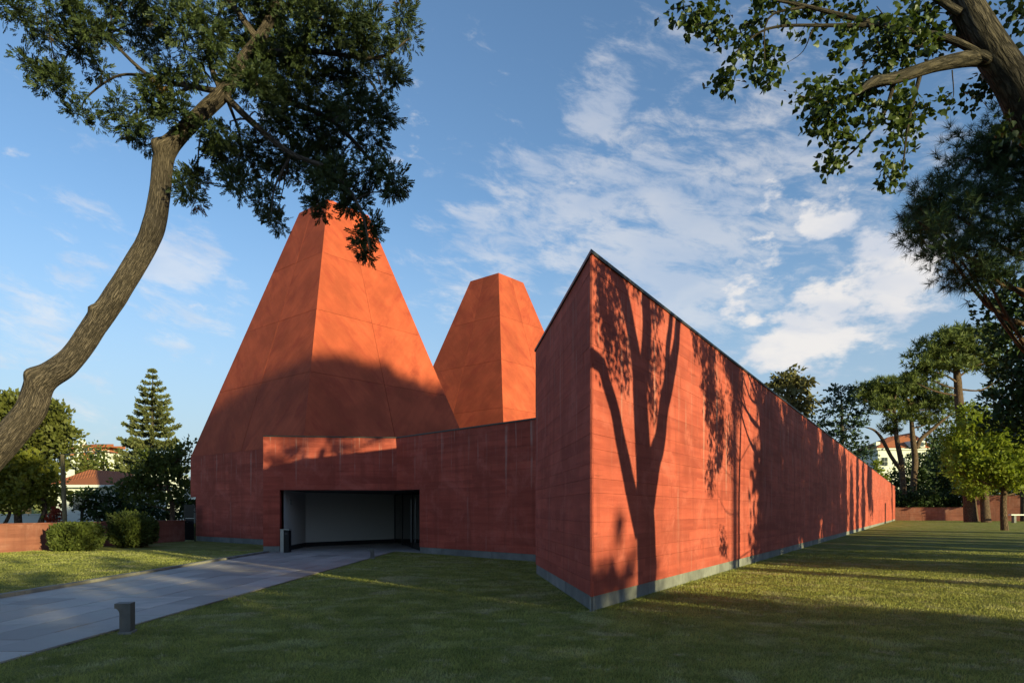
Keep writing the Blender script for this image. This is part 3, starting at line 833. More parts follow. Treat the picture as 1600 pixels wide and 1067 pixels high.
def auto_limbs(wood, spine, blobs, r, sides=6, bend=.15):
    sp = np.array([list(s) for s in spine], float)
    for c, rad in blobs:
        c = np.array(c)
        dist = np.linalg.norm(sp - c, axis=1) + np.maximum(0, sp[:, 2] - c[2] + .3 * np.linalg.norm(sp[:, :2] - c[:2], axis=1)) * 1.2
        s = sp[int(np.argmin(dist))]
        mid = (s + c) / 2 + RNG.normal(size=3) * bend * np.linalg.norm(c - s) * .5
        mid[2] -= .05 * np.linalg.norm(c - s)
        wood.tube([s, mid, c, c + (c - mid) * .12], [r, r * .7, r * .35, r * .12], sides, 4)
def twigs(wood, blobs, clumps, r, frac=.25):
    sel = clumps[RNG.random(len(clumps)) < frac]
    cs = np.array([b[0] for b in blobs])
    for c in sel:
        o = cs[int(np.argmin(np.linalg.norm(cs - c, axis=1)))]
        wood.tube([o, (o + c) / 2 + RNG.normal(size=3) * .08 * np.linalg.norm(c - o), c], [r, r * .6, r * .2], 4, 2)

def tree(name, label, group, spine, radii, blobs, leafmat, barkmat, tmpl, size, clump_r, per, dens, limb_r=None, tw=.04, sides=10, extra=None, cat='tree', **kw):
    base = Vector(spine[0])
    e = empty(name, (base.x, base.y, 0), label, cat, group)
    wood = Wood()
    wood.tube(spine, radii, sides, 5, .05)
    sp, _ = smooth_path(spine, radii, 5)
    sp = sp[len(sp) // 4:]
    lr = limb_r or radii[len(radii) // 2] * .5
    auto_limbs(wood, sp, blobs, lr)
    if extra:
        for pts, rr in extra: wood.tube(pts, rr, 8, 5, .05)
    v, f, cc = crown(blobs, tmpl, size, clump_r, per, dens, **kw)
    if tw: twigs(wood, blobs, cc, lr * .25, tw)
    wood.build('trunk', barkmat, e)
    np_mesh('crown', v, f, leafmat, e)
    return e

# --- the big leaning cypress
D = 14.0
spx = [(-112, 925), (-98, 850), (-60, 765), (3, 695), (45, 642), (67, 596), (112, 559), (160, 492), (198, 433), (227, 385), (243, 342), (251, 294), (255, 251), (264, 229), (289, 203), (321, 171), (347, 146), (368, 114), (385, 88), (415, 45), (440, -20)]
srd = [34, 28, 26, 24.5, 24, 22, 20, 19, 18, 17.5, 17.5, 17, 17, 16.5, 14, 13.5, 13, 12, 11, 9, 6]
sp3 = [P(x, y, D) for x, y in spx]; sp3[0].z = -.05
cy = empty('cypress_tree', (sp3[0].x, sp3[0].y, 0), 'leaning cypress with bare crooked trunk and dark crown overhanging the front pyramid', 'tree')
kf = D / F
knots = [(np.array(P(x, y, D - .22)), a_ * 1.5 * kf, g_ * kf) for x, y, a_, g_ in ((50, 586, 7, 9), (268, 300, 8, 8), (262, 318, 5, 6), (258, 365, 8, 10), (244, 224, 9, 8), (146, 484, 6, 6), (274, 262, 6, 8), (190, 470, 3, 12), (100, 590, 3, 16), (232, 350, 3, 9), (250, 280, -3, 7), (285, 215, 3, 7))]
wood = Wood(); wood.tube(sp3, [r * .88 * kf for r in srd], 56, 14, .05, 13, knots)
LB = [([(346, 144), (326, 90), (335, 40), (360, -20)], 5, 0), ([(352, 150), (398, 195), (455, 240), (520, 268), (562, 325), (578, 390)], 5.5, -.8),
      ([(372, 112), (430, 150), (520, 190), (590, 262), (622, 285)], 6, .6), ([(388, 86), (480, 80), (590, 90), (640, 60)], 6, .3), ([(395, 70), (450, 10), (520, -70)], 6, 1.0),
      ([(346, 144), (300, 135), (232, 118), (153, 40), (100, -20)], 5, .5), ([(190, 75), (160, 55), (110, 80), (90, 110), (70, 10)], 2.5, .2), ([(232, 118), (180, 120), (130, 160), (140, 190)], 2.5, .4),
      ([(400, 60), (340, -20), (250, -80)], 6, -.6), ([(352, 148), (375, 215), (372, 270)], 3, .9), ([(455, 240), (430, 290), (424, 330)], 2.5, -.9), ([(330, 160), (312, 220), (308, 290)], 2.2, .6),
      ([(300, 135), (240, 165), (205, 190)], 3, .9), ([(520, 190), (560, 160), (600, 150)], 3, .9)]
spine_all = []
for pts, r, dd in LB:
    n_ = len(pts)
    q = [P(x, y, D + dd * (i / (n_ - 1)) * 1.6) for i, (x, y) in enumerate(pts)]
    wood.tube(q, [max(.8, r * (1 - .8 * i / (n_ - 1))) * D / F for i in range(n_)], 8, 6, .06)
    sp_, _ = smooth_path(q, [1] * n_, 5); spine_all += [tuple(s) for s in sp_]
S = 2.284
cb = [(40, 50, 90, 55), (130, 120, 50, 60), (130, 235, 80, 45), (220, 300, 85, 50), (305, 410, 42, 45), (250, 70, 120, 70), (350, 110, 90, 60), (330, 230, 60, 45), (480, 90, 100, 80), (460, 420, 75, 70), (500, 500, 28, 35),
      (560, 350, 90, 75), (620, 260, 90, 70), (700, 120, 130, 110), (640, 420, 60, 50), (700, 640, 55, 60), (690, 700, 40, 25), (860, 560, 130, 90), (850, 660, 60, 35), (780, 480, 80, 70), (950, 720, 55, 55), (985, 780, 30, 30),
      (1120, 600, 120, 100), (1130, 735, 40, 45), (1265, 735, 65, 55), (1310, 830, 55, 60), (1300, 905, 40, 35), (1400, 640, 65, 55), (1330, 590, 80, 50), (1300, 420, 100, 85), (1370, 370, 40, 35), (1440, 110, 48, 90), (1395, 270, 45, 60),
      (1320, 120, 110, 100), (900, 150, 200, 130), (1100, 250, 170, 130), (1050, 420, 140, 110), (1180, 480, 110, 100), (930, 330, 100, 100), (1000, 60, 200, 70), (1180, 60, 150, 80), (600, -40, 300, 60), (1000, -60, 400, 70), (1250, 240, 90, 80), (1010, 560, 70, 70), (1200, 640, 80, 70)]
blobs = []
for x, y, rx, ry in cb:
    big = rx > 90
    blobs.append(pxblob(x / S, y / S, rx * .84 / S, ry * .84 / S, D + RNG.uniform(-1.0, 1.0), (1.0 if big else .5)))
v, f, cc = crown(blobs, T_SPRAY, .145, .19, 32, .62, flat=.85, up=.0, shell=.40, jit=.12, fill=.05)
cs = np.array(spine_all)
for c in cc[RNG.random(len(cc)) < .10]:
    o = cs[int(np.argmin(np.linalg.norm(cs - c, axis=1)))]
    wood.tube([o, (o + c) / 2 + np.array([0, 0, .06]) + RNG.normal(size=3) * .08, c], [.022, .014, .004], 4, 2)
wood.build('trunk', BARK_CYP, cy)
np_mesh('crown', v, f, L_CYP, cy)

# --- the multi-stemmed poplar on the right whose limb reaches into the picture
def wallpt(px, py):
    k = (px - HX) / F; s = (k * C0.y - C0.x) / (WD.x - k * WD.y); q = C0 + WD * s
    return Vector((q.x, q.y, EYE + (HY - py) / F * q.y))
def cast(px, py, tt):
    q = wallpt(px, py); return q + Vector((SH[0] * tt, SH[1] * tt, TAN * tt))
pop = empty('poplar_tree', cast(1010, 930, 9.0) * 1, 'multi stemmed poplar whose leafy limb overhangs the lawn beside the long wall', 'tree')
bz = cast(1010, 930, 9.0); pop.location = (bz.x, bz.y, 0)
wood = Wood()
wood.tube([(bz.x, bz.y, -.05), (bz.x, bz.y, .5), tuple(cast(1011, 860, 9)), tuple(cast(1008, 800, 9)), tuple(cast(1007, 750, 9)), tuple(cast(1005, 706, 9)), tuple(cast(1001, 635, 9)), tuple(cast(999, 598, 9))], [.60, .50, .47, .48, .42, .38, .36, .34], 24, 6, .04, 7)
left = [cast(1000, 830, 9), cast(990, 785, 8.9), cast(971, 696, 8.3), cast(961, 642, 7.9), cast(949, 603, 7.4), cast(938, 569, 6.8), P(1650, 225, 6.45), P(1578, 118, 6.3), P(1530, 45, 6.25), P(1490, -30, 6.3), P(1440, -140, 6.4)]
wood.tube(left, [.28, .26, .22, .19, .175, .165, .16, .150, .14, .125, .08], 22, 7, .04, 7)
wood.tube([P(1600, 130, 6.3), P(1545, 93, 6.25), P(1470, 100, 6.2), P(1400, 122, 6.1), P(1365, 128, 6.0), P(1335, 150, 5.9)], [.11, .07, .058, .05, .042, .006], 14, 6, .07, 5)
wood.tube([cast(1000, 620, 9), cast(994, 560, 9), cast(988, 525, 9), cast(977, 472, 9.0), cast(966, 432, 9.0), cast(955, 370, 9)], [.30, .25, .22, .24, .2, .14], 14, 6, .05, 5)
wood.tube([cast(1000, 620, 9), cast(1008, 560, 9.1), cast(1011, 511, 9.1), cast(1009, 472, 9.2), cast(1010, 430, 9.2), cast(1012, 350, 9.3)], [.28, .24, .23, .22, .2, .12], 12, 6, .05)
wood.tube([cast(1012, 790, 9), cast(1023, 719, 9.1), cast(1031, 688, 9.1), cast(1038, 632, 9.2), cast(1046, 596, 9.2), cast(1056, 543, 9.3), cast(1059, 506, 9.3), cast(1066, 430, 9.3)], [.34, .32, .30, .27, .26, .19, .17, .12], 14, 6, .04, 5)
wood.tube([cast(1041, 618, 9.2), cast(1043, 570, 9.2), cast(1044, 537, 9.2), cast(1048, 503, 9.2), cast(1052, 420, 9.2)], [.18, .15, .14, .12, .07], 12, 6, .05)
S4 = 2.285
pb4 = [(150, 30, 80, 50), (240, 60, 60, 60), (280, 110, 60, 60), (345, 190, 45, 65), (300, 285, 28, 35), (400, 120, 60, 70), (455, 200, 45, 60), (455, 265, 18, 28), (560, 40, 70, 50), (480, 40, 70, 50), (650, 60, 55, 60), (730, 110, 50, 70), (790, 50, 80, 60),
       (600, 330, 60, 40), (680, 340, 90, 75), (780, 320, 110, 90), (620, 430, 40, 45), (700, 440, 60, 50), (715, 520, 45, 50), (700, 585, 30, 25), (890, 380, 100, 80), (960, 470, 65, 60), (920, 560, 40, 50), (900, 630, 25, 28), (1000, 400, 60, 50), (930, 120, 120, 110),
       (860, 190, 90, 70), (1030, 40, 100, 60), (1200, 350, 50, 40), (1230, 300, 40, 40), (1330, 470, 38, 55), (1340, 40, 70, 60), (1290, 200, 40, 40), (1060, 150, 80, 60)]
blobs = [pxblob(1000 + x / S4, y / S4, rx / S4, ry / S4, 6.2 + RNG.uniform(-.35, .35), max(.18, rx / S4 * 6.2 / F)) for x, y, rx, ry in pb4]
hidden = [cast(960, 420, 8.2), cast(945, 470, 7.6), cast(985, 400, 9), cast(1010, 380, 9.2), cast(1040, 400, 9.2), cast(1075, 420, 9.3), cast(1100, 440, 9.3), cast(950, 540, 7.8), cast(1025, 480, 9.5), cast(1010, 300, 9), cast(960, 320, 9), cast(1060, 300, 9.4), cast(1110, 350, 9.4), cast(1120, 520, 9.4), cast(958, 490, 8.4), cast(1030, 440, 9.3), cast(998, 430, 9.3), cast(1078, 470, 9.4), cast(1088, 530, 9.5), cast(975, 560, 8.8), cast(1022, 560, 9.5), cast(940, 430, 7.8), cast(1018, 620, 9.5)]
blobs2 = [(tuple(h), (.5, .5, .55)) for h in hidden]
v1, f1, c1_ = crown(blobs, T_HEART, .060, .12, 15, .85, fill=0, flat=1.0, up=0, droop=.55, shell=.5, jit=.7, out=.4)
v2, f2, c2_ = crown(blobs2, T_HEART, .11, .25, 12, 1.3, fill=0, flat=1.0, up=0, droop=.55, shell=.55, jit=.7, out=.4)
for pts, r in (([(1545, 93), (1480, 60), (1380, 40), (1260, 10), (1160, -10)], .04), ([(1400, 122), (1330, 150), (1290, 160), (1250, 150)], .025), ([(1400, 122), (1380, 180), (1340, 230), (1310, 255)], .02), ([(1440, 108), (1420, 190), (1410, 270)], .02),
                ([(1380, 40), (1300, 40), (1200, 45), (1140, 90)], .022), ([(1260, 10), (1200, 30), (1195, 110)], .015), ([(1500, 20), (1430, -20), (1330, -30), (1180, -20)], .04), ([(1460, 60), (1420, 70), (1370, 10)], .015), ([(1270, 45), (1255, 80), (1228, 100)], .006), ([(1488, 110), (1490, 150), (1480, 158)], .006)):
    wood.tube([P(x, y, 6.2) for x, y in pts], [r * (1 - .75 * i / (len(pts) - 1)) for i in range(len(pts))], 8, 5, .08)
twigs(wood, blobs, c1_, .006, .25)
wood.build('trunk', BARK_POP, pop)
np_mesh('crown', np.vstack([v1, v2]), np.vstack([f1, f2 + len(v1)]), L_POP, pop)

# --- slim young tree that throws its thin trunk shadow on the wall
b2 = cast(1155, 892, 10.0)
tree('young_tree', 'slim young tree with thin straight trunk standing off the long wall', 'trees shading the lawn',
     [(b2.x, b2.y, -.05), (b2.x, b2.y, 1.5), tuple(cast(1155, 780, 10)), tuple(cast(1157, 680, 10)), tuple(cast(1160, 560, 10))], [.12, .10, .09, .08, .05],
     [(tuple(cast(1185, 560, 10.3)), (1.3, 1.2, 1.6)), (tuple(cast(1150, 600, 10)), (1.0, 1, 1.1)), (tuple(cast(1112, 640, 9.8)), (.5, .6, .9)), (tuple(cast(1200, 680, 10.5)), (1.0, 1, 1.2)), (tuple(cast(1110, 740, 9.8)), (.28, .3, .55)), (tuple(cast(1225, 760, 10.6)), (1.2, 1, 1.5)),
      (tuple(cast(1130, 850, 9.9)), (.25, .3, .45)), (tuple(cast(1215, 480, 10.3)), (1.4, 1.2, 1.4)), (tuple(cast(1130, 520, 10)), (.5, .6, .9)), (tuple(cast(1112, 560, 9.9)), (.3, .4, .6)), (tuple(cast(1230, 850, 10.6)), (.9, .9, 1.0)), (tuple(cast(1105, 600, 9.9)), (.55, .5, .8)), (tuple(cast(1125, 660, 10)), (.6, .5, .9)), (tuple(cast(1143, 700, 10)), (.5, .5, .6)), (tuple(cast(1120, 715, 10)), (.4, .4, .5)), (tuple(cast(1100, 530, 9.9)), (.4, .5, .7))],
     L_POP, BARK_DRK, T_LEAF, .13, .28, 16, 1.9, droop=.5, up=0, fill=.6, limb_r=.022)

# --- dark pine reaching in from the right edge
D = 14.5
tp = P(1760, 800, D + 1.5); tp.z = -.05
psp = [tuple(tp), (tp.x - .1, tp.y, 3), tuple(P(1740, 420, D + 1)), tuple(P(1710, 300, D + .6)), tuple(P(1690, 160, D + .5))]
pbl = [(1470, 305, 45, 40), (1520, 250, 45, 45), (1570, 225, 40, 45), (1455, 360, 30, 25), (1500, 340, 50, 45), (1560, 300, 60, 60), (1610, 260, 60, 70), (1478, 392, 36, 28), (1515, 425, 34, 24), (1450, 335, 30, 26), (1560, 385, 50, 28), (1590, 350, 50, 40), (1660, 330, 60, 70), (1690, 220, 80, 70), (1740, 300, 80, 80), (1640, 190, 50, 40), (1542, 436, 26, 14), (1800, 230, 80, 90)]
tree('pine_tree', 'dark pine with dense needle crown reaching in over the lawn, next to the poplar limb', 'stone pines on the lawn', psp, [.36, .30, .26, .2, .12],
     [pxblob(x, y, rx, ry, D + RNG.uniform(-.8, .8), 1.0) for x, y, rx, ry in pbl], L_PIN, BARK_PIN, T_TUFT, .24, .30, 13, .62, fill=.08, limb_r=.07, tw=.12, up=.35, out=.7)

print('near trees done')
# --- dark evergreen trees at the right edge, in front of the far pines
def bushy(name, label, group, x, y, h, r, z0=.6, mat=None, n=9, size=.3, clump=.7, per=16, dens=1.7, bark=None, tmpl=T_LEAF, r0=.25, **kw):
    bl = []
    for i in range(n):
        a = i * 2.4 + x; zz_ = z0 + (h - z0) * ((i + .5) / n)
        fr = math.sqrt(max(.05, 1 - ((zz_ - z0) / (h - z0) * 1.9 - .85) ** 2)) if h > z0 else 1
        rr = r * .5 * fr + .3
        bl.append(((x + math.cos(a) * r * .5 * fr, y + math.sin(a) * r * .5 * fr, zz_), (rr, rr, max(.6, (h - z0) / n * 1.5))))
    bl.append(((x, y, z0 + (h - z0) * .5), (r * .7, r * .7, (h - z0) * .42)))
    return tree(name, label, group, [(x, y, -.05), (x + .1, y, h * .35), (x - .1, y + .1, h * .8)], [r0, r0 * .8, r0 * .3], bl, mat or L_DRK, bark or BARK_DRK, tmpl, size, clump, per, dens, **kw)

def px_tree(name, label, group, base, trunk_px, widths, depth, bl, mat, bark, tmpl, size, clump, per, dens, dyf=1.0, limb=None, **kw):
    """trunk and crown outlines given in photograph pixels, the distance from where the trunk stands"""
    k = depth / F
    sp = [P(x, y, depth) for x, y in trunk_px]; sp[0].z = -.05
    blobs = [pxblob(x, y, rx, ry, depth + RNG.uniform(-.4, .4) * rx * k, max(.5, rx * k * dyf)) for x, y, rx, ry in bl]
    return tree(name, label, group, [tuple(s) for s in sp], [max(.03, q * k) for q in widths], blobs, mat, bark, tmpl, size, clump, per, dens, limb_r=limb * k if limb else None, **kw)

px_tree('evergreen_tree', 'tall black green tree at the lawn edge, under the dark pine', 'dark evergreens beside the lawn', None,
        [(1670, 860), (1668, 780), (1660, 640), (1650, 520)], [9, 8, 6, 4], 30,
        [(1590, 450, 45, 30), (1570, 490, 35, 30), (1610, 500, 60, 50), (1560, 540, 25, 22), (1600, 570, 50, 40), (1660, 480, 70, 80), (1680, 580, 80, 90), (1640, 640, 70, 50), (1720, 520, 60, 90), (1575, 625, 32, 25), (1620, 600, 50, 50), (1585, 655, 40, 25)],
        L_DRK, BARK_DRK, T_LEAF, .24, .55, 16, 1.25, limb=2.5)
px_tree('evergreen_tree', 'broad dark evergreen behind the bright green young trees', 'dark evergreens beside the lawn', None,
        [(1600, 812), (1600, 740), (1600, 640)], [5, 4, 2], 105,
        [(1580, 660, 40, 35), (1610, 690, 50, 50), (1550, 680, 25, 30), (1640, 650, 50, 60), (1600, 740, 60, 30), (1540, 730, 25, 25), (1560, 615, 25, 20)],
        L_DRK, BARK_DRK, T_LEAF, .7, 1.7, 15, 1.2)

# --- stone pines and their neighbours beyond the far wall
px_tree('stone_pine', 'tallest stone pine with flat layered crown above the young trees', 'stone pines on the lawn', None,
        [(1518, 815), (1513, 760), (1508, 700), (1500, 640), (1496, 590), (1492, 560)], [10, 8, 7.5, 6.5, 5.5, 3.5], 98,
        [(1480, 535, 40, 14), (1520, 530, 40, 14), (1450, 552, 28, 10), (1490, 555, 42, 13), (1535, 550, 35, 14), (1436, 575, 22, 8), (1470, 572, 36, 10), (1505, 570, 30, 8), (1550, 568, 28, 12), (1500, 520, 30, 8), (1420, 592, 16, 6), (1450, 590, 22, 7), (1570, 585, 22, 8), (1548, 530, 18, 10)],
        L_PINY, BARK_PIN, T_TUFT_FAR, .8, 1.1, 15, .9, fill=.35, dyf=.9, limb=1.8, up=.8, flat=.6, tw=.04)
px_tree('stone_pine', 'stone pine with forked pinkish trunk in front of the white villa', 'stone pines on the lawn', None,
        [(1428, 812), (1427, 765), (1430, 720), (1427, 690), (1424, 655), (1420, 625)], [6, 5, 4.5, 4, 3, 2], 124,
        [(1395, 612, 42, 12), (1430, 608, 36, 12), (1460, 618, 26, 11), (1370, 622, 26, 9), (1400, 630, 34, 9), (1440, 632, 30, 10), (1470, 640, 22, 9), (1455, 655, 26, 9), (1420, 648, 24, 8), (1480, 625, 18, 8)],
        L_PINY, BARK_PIN, T_TUFT_FAR, .85, 1.2, 14, .9, fill=.35, dyf=.9, limb=1.5, up=.8, flat=.6,
        extra=[([tuple(P(1432, 700, 124)), tuple(P(1440, 685, 124)), tuple(P(1458, 670, 124)), tuple(P(1475, 655, 124)), tuple(P(1490, 645, 124))], [.42, .38, .3, .22, .1])], tw=.04)
px_tree('stone_pine', 'stone pine with straight trunk and a bare side limb beside the forked one', 'stone pines on the lawn', None,
        [(1416, 812), (1412, 765), (1408, 720), (1402, 690), (1399, 660), (1396, 630)], [5.5, 4.5, 4, 3.5, 3, 2], 121,
        [(1365, 608, 28, 10), (1385, 600, 30, 10), (1352, 625, 20, 9), (1375, 636, 28, 8), (1400, 655, 18, 9), (1390, 672, 14, 6), (1415, 600, 24, 9)],
        L_PINY, BARK_PIN, T_TUFT_FAR, .85, 1.2, 14, .9, fill=.35, dyf=.9, limb=1.5, up=.8, flat=.6,
        extra=[([tuple(P(1412, 740, 121)), tuple(P(1392, 712, 121)), tuple(P(1378, 685, 121)), tuple(P(1366, 672, 121)), tuple(P(1352, 667, 121))], [.36, .32, .28, .2, .08])], tw=.04)
px_tree('cedar_tree', 'dark cedar with tiered flat boughs rising behind the long wall', None, None,
        [(1316, 790), (1316, 700), (1316, 660), (1314, 612)], [3.4, 3, 2.4, .8], 112,
        [(1314, 618, 12, 5), (1302, 626, 14, 4), (1326, 624, 13, 4), (1316, 636, 24, 5), (1296, 646, 22, 5), (1334, 646, 20, 5), (1286, 660, 18, 5), (1312, 662, 26, 5), (1340, 662, 20, 5), (1298, 676, 22, 5), (1330, 680, 22, 6), (1340, 697, 22, 6), (1300, 694, 20, 5), (1345, 712, 22, 7), (1320, 712, 24, 6), (1350, 730, 18, 8), (1326, 735, 20, 8), (1328, 606, 6, 6), (1304, 607, 5, 5)],
        L_CED, BARK_DRK, T_FROND, .55, .8, 14, .9, fill=.5, dyf=1.0, limb=.8, flat=.35, up=.0, tw=.03)
px_tree('eucalyptus_tree', 'loose olive brown eucalyptus crown showing above the long wall', None, None,
        [(1245, 790), (1244, 720), (1246, 660), (1240, 620)], [3, 2.5, 2, 1], 120,
        [(1238, 592, 22, 12), (1220, 602, 18, 10), (1252, 600, 16, 12), (1228, 618, 24, 10), (1262, 622, 14, 9), (1240, 632, 22, 8), (1256, 640, 14, 7), (1215, 640, 14, 10), (1232, 650, 18, 10)],
        L_EUC, BARK_PIN, T_LEAF, .85, 1.1, 14, 1.25, limb=1.0, droop=.4, up=0)

# --- bright young trees on the far lawn
def young(label, base, d, top, bl, wd):
    px_tree('young_tree', label, 'young bright trees on the far lawn', None, [base, (base[0] - 2, base[1] - 45), (base[0] + 4, base[1] - 90), top], [wd, wd * .8, wd * .6, wd * .2], d, bl,
            L_BRT, BARK_PIN, T_LEAF, .36, .62, 18, 1.5, limb=1.6, up=.2)
young('bright yellow green young tree with pale trunk standing alone on the lawn', (1570, 828), 56.5, (1566, 690),
      [(1545, 690, 34, 22), (1580, 700, 36, 22), (1515, 715, 30, 18), (1555, 725, 40, 20), (1600, 680, 30, 22), (1610, 720, 30, 25), (1530, 745, 30, 14), (1580, 750, 34, 16), (1560, 668, 22, 14), (1500, 735, 18, 10), (1498, 700, 18, 12), (1530, 665, 20, 14), (1630, 750, 26, 20)], 5.5)
young('bright green young tree with two trunks behind the lone one', (1541, 815), 96, (1530, 650),
      [(1515, 655, 18, 14), (1500, 672, 20, 14), (1520, 680, 26, 18), (1490, 690, 18, 14), (1512, 708, 28, 18), (1498, 735, 22, 14), (1530, 640, 12, 10), (1522, 765, 24, 12), (1508, 640, 10, 8), (1485, 715, 14, 10)], 7)

# --- hedge and dark shrubs under the pines
he = empty('hedge', P(1445, 812, 122) - Vector((0, 0, P(1445, 812, 122).z)), 'long dark clipped hedge above the low red wall', 'hedge')
bl = [pxblob(x, 780 + (i % 3) * 4, 14, 16, 120 + (i % 2), 1.2) for i, x in enumerate(range(1396, 1500, 9))]
v, f, cc = crown(bl, T_LEAF, .45, .9, 16, 1.6); np_mesh('foliage', v, f, L_DRK, he)
wd_ = Wood()
for i in range(5):
    q = P(1402 + i * 22, 790, 121); wd_.tube([(q.x, q.y, -.05), (q.x, q.y, 1.5), (q.x + .1, q.y, 3)], [.12, .1, .04], 6, 2)
wd_.build('stem', BARK_DRK, he)
for lab, x, d, yt, r, m_ in (('dark rounded bush between villa and hedge', 1430, 127, 702, 26, L_DRK), ('deep green bush at the foot of the tall stone pine', 1478, 128, 700, 26, L_DRK), ('dark bush right of the villa under the pine crowns', 1460, 140, 672, 22, L_DRK),
                              ('dark leafy tree behind the wall corner', 1400, 132, 735, 16, L_DRK), ('olive tinted tree behind the pines beside the villa', 1475, 150, 660, 34, L_OLV), ('dark green tree behind the bench', 1590, 118, 715, 40, L_DRK), ('black green bush behind the twin trunk tree', 1535, 117, 730, 30, L_DRK)):
    q = P(x, 800, d); h = EYE + (HY - yt) / F * d
    bushy('background_tree', lab, 'dark trees behind the far wall', q.x, q.y, h, r * d / F, .3, m_, 8, .6, 1.3, 14, 1.3)
q = P(1368, 800, 112); bushy('garden_shrub', 'yellow green shrub lit by sun just over the end of the long wall', None, q.x, q.y, EYE + (HY - 727) / F * 112, 1.9, 2.0, L_BRT, 7, .4, .6, 14, 1.5, cat='shrub')

# --- villa behind the pines
vl = empty('villa', (75, 150, 0), 'white villa with red hipped roof glimpsed between the pine trunks', 'house')
D = 150.0
vx0, vx1 = P(1372, 0, D).x, P(1452, 0, D).x
zt = EYE + (HY - 703) / F * D
mb = MB(); mb.box(vx0, D, 0, vx1, D + 10, zt); mb.build('wall', WHITE, vl)
mb = MB(); mb.box(vx0 - .5, D - .5, zt + .002, vx1 + .5, D + 10.5, zt + .45); mb.build('cornice', WHITE, vl)
ze, zr = zt + .46, EYE + (HY - 683) / F * D
mb = MB(); a, b_, c_, d_ = (vx0 - .8, D - .8, ze), (vx1 + .8, D - .8, ze), (vx1 + .8, D + 10.8, ze), (vx0 - .8, D + 10.8, ze)
r1, r2 = (vx0 + 5, D + 5, zr + .6), (vx1 - 1, D + 5, zr + 1.6)
mb.quad(a, b_, r2, r1, [(0, 0), (11, 0), (9, 3), (3, 3)]); mb.quad(b_, c_, r2, r2, [(0, 0), (11, 0), (5, 3), (5, 3)]); mb.quad(c_, d_, r1, r2, [(0, 0), (11, 0), (9, 3), (3, 3)]); mb.quad(d_, a, r1, r1, [(0, 0), (11, 0), (5, 3), (5, 3)])
mb.build('roof', TERR, vl)
mb = MB(); q = P(1373, 705, D); mb.box(q.x, D + 1, zt, q.x + .9, D + 1.9, zt + 1.9); mb.build('chimney', WHITE, vl)
for x in (1382, 1410, 1432):
    q = P(x, 721, D); fr = MB(); fr.box(q.x - .75, D - .08, q.z - 1.0, q.x + .75, D - .01, q.z + 1.0); wn = fr.build('window', WHITE, vl)
    for i in range(2):
        for j in range(2):
            pn = MB(); pn.box(q.x - .66 + i * .69, D - .11, q.z - .9 + j * .93, q.x - .03 + i * .69, D - .082, q.z - .03 + j * .93); pn.build('pane', PANE, wn)
q = P(1418, 695, D); mb = MB(); mb.box(q.x, D - 1.5, zt + .5, q.x + 3, D + 1.5, zt + 1.9); dm = mb.build('dormer', WHITE, vl)
pn = MB(); pn.box(q.x + .3, D - 1.53, zt + .7, q.x + 2.7, D - 1.502, zt + 1.6); pn.build('pane', PANE, dm)

# ------------------------------------------------------------------ left background
# norfolk pine
D = 100.0
e = empty('norfolk_pine', P(240, 800, D) * 1, 'pointed norfolk pine with tiers of upturned branches', 'tree'); nb = P(238, 800, D); e.location = (nb.x, nb.y, 0)
wood = Wood(); ztop = EYE + (HY - 575) / F * D
wood.tube([(nb.x, nb.y, -.05), (nb.x, nb.y, ztop * .5), (nb.x + .05, nb.y, ztop)], [.42, .30, .03], 8, 8)
nv, nf, n0 = [], [], 0
levels = 16
for i in range(levels):
    tfr = i / (levels - 1)
    z = EYE + (HY - 735 + 155 * (tfr ** .92) + RNG.uniform(-2, 2) * (1 - tfr)) / F * D
    ln = (47 * (1 - tfr) ** .78 + 3.5) * D / F
    nbr = 8 if i < 12 else 6
    for k in range(nbr):
        a = k * 2 * math.pi / nbr + i * .7 + RNG.uniform(-.15, .15); l = ln * RNG.uniform(.70, 1.15)
        if RNG.random() < .08: continue
        pts = [np.array((nb.x + math.cos(a) * l * s, nb.y + math.sin(a) * l * s, z - .10 * l * math.sin(s * 3.14 * .8) + .14 * l * s * s)) for s in (0, .35, .7, 1)]
        wood.tube(pts, [.04, .03, .02, .008], 4, 3)
        c, _ = smooth_path(pts, [1] * 4, max(4, int(l * 4)))
        c = c[len(c) // 7:]
        pos = np.repeat(c, 6, axis=0) + RNG.normal(size=(len(c) * 6, 3)) * .09
        out = np.array([math.cos(a), math.sin(a), .25])
        dr = out + RNG.normal(size=pos.shape) * .55; dr[:, 2] += .25
        v, f = scatter(*T_FROND, pos, frames(dr), .50 * (.7 + .6 * RNG.random(len(pos))) * (.6 + .4 * (1 - tfr)))
        nv.append(v); nf.append(f + n0); n0 += len(v)
wood.build('trunk', BARK_DRK, e); np_mesh('crown', np.vstack(nv), np.vstack(nf), L_NOR, e)

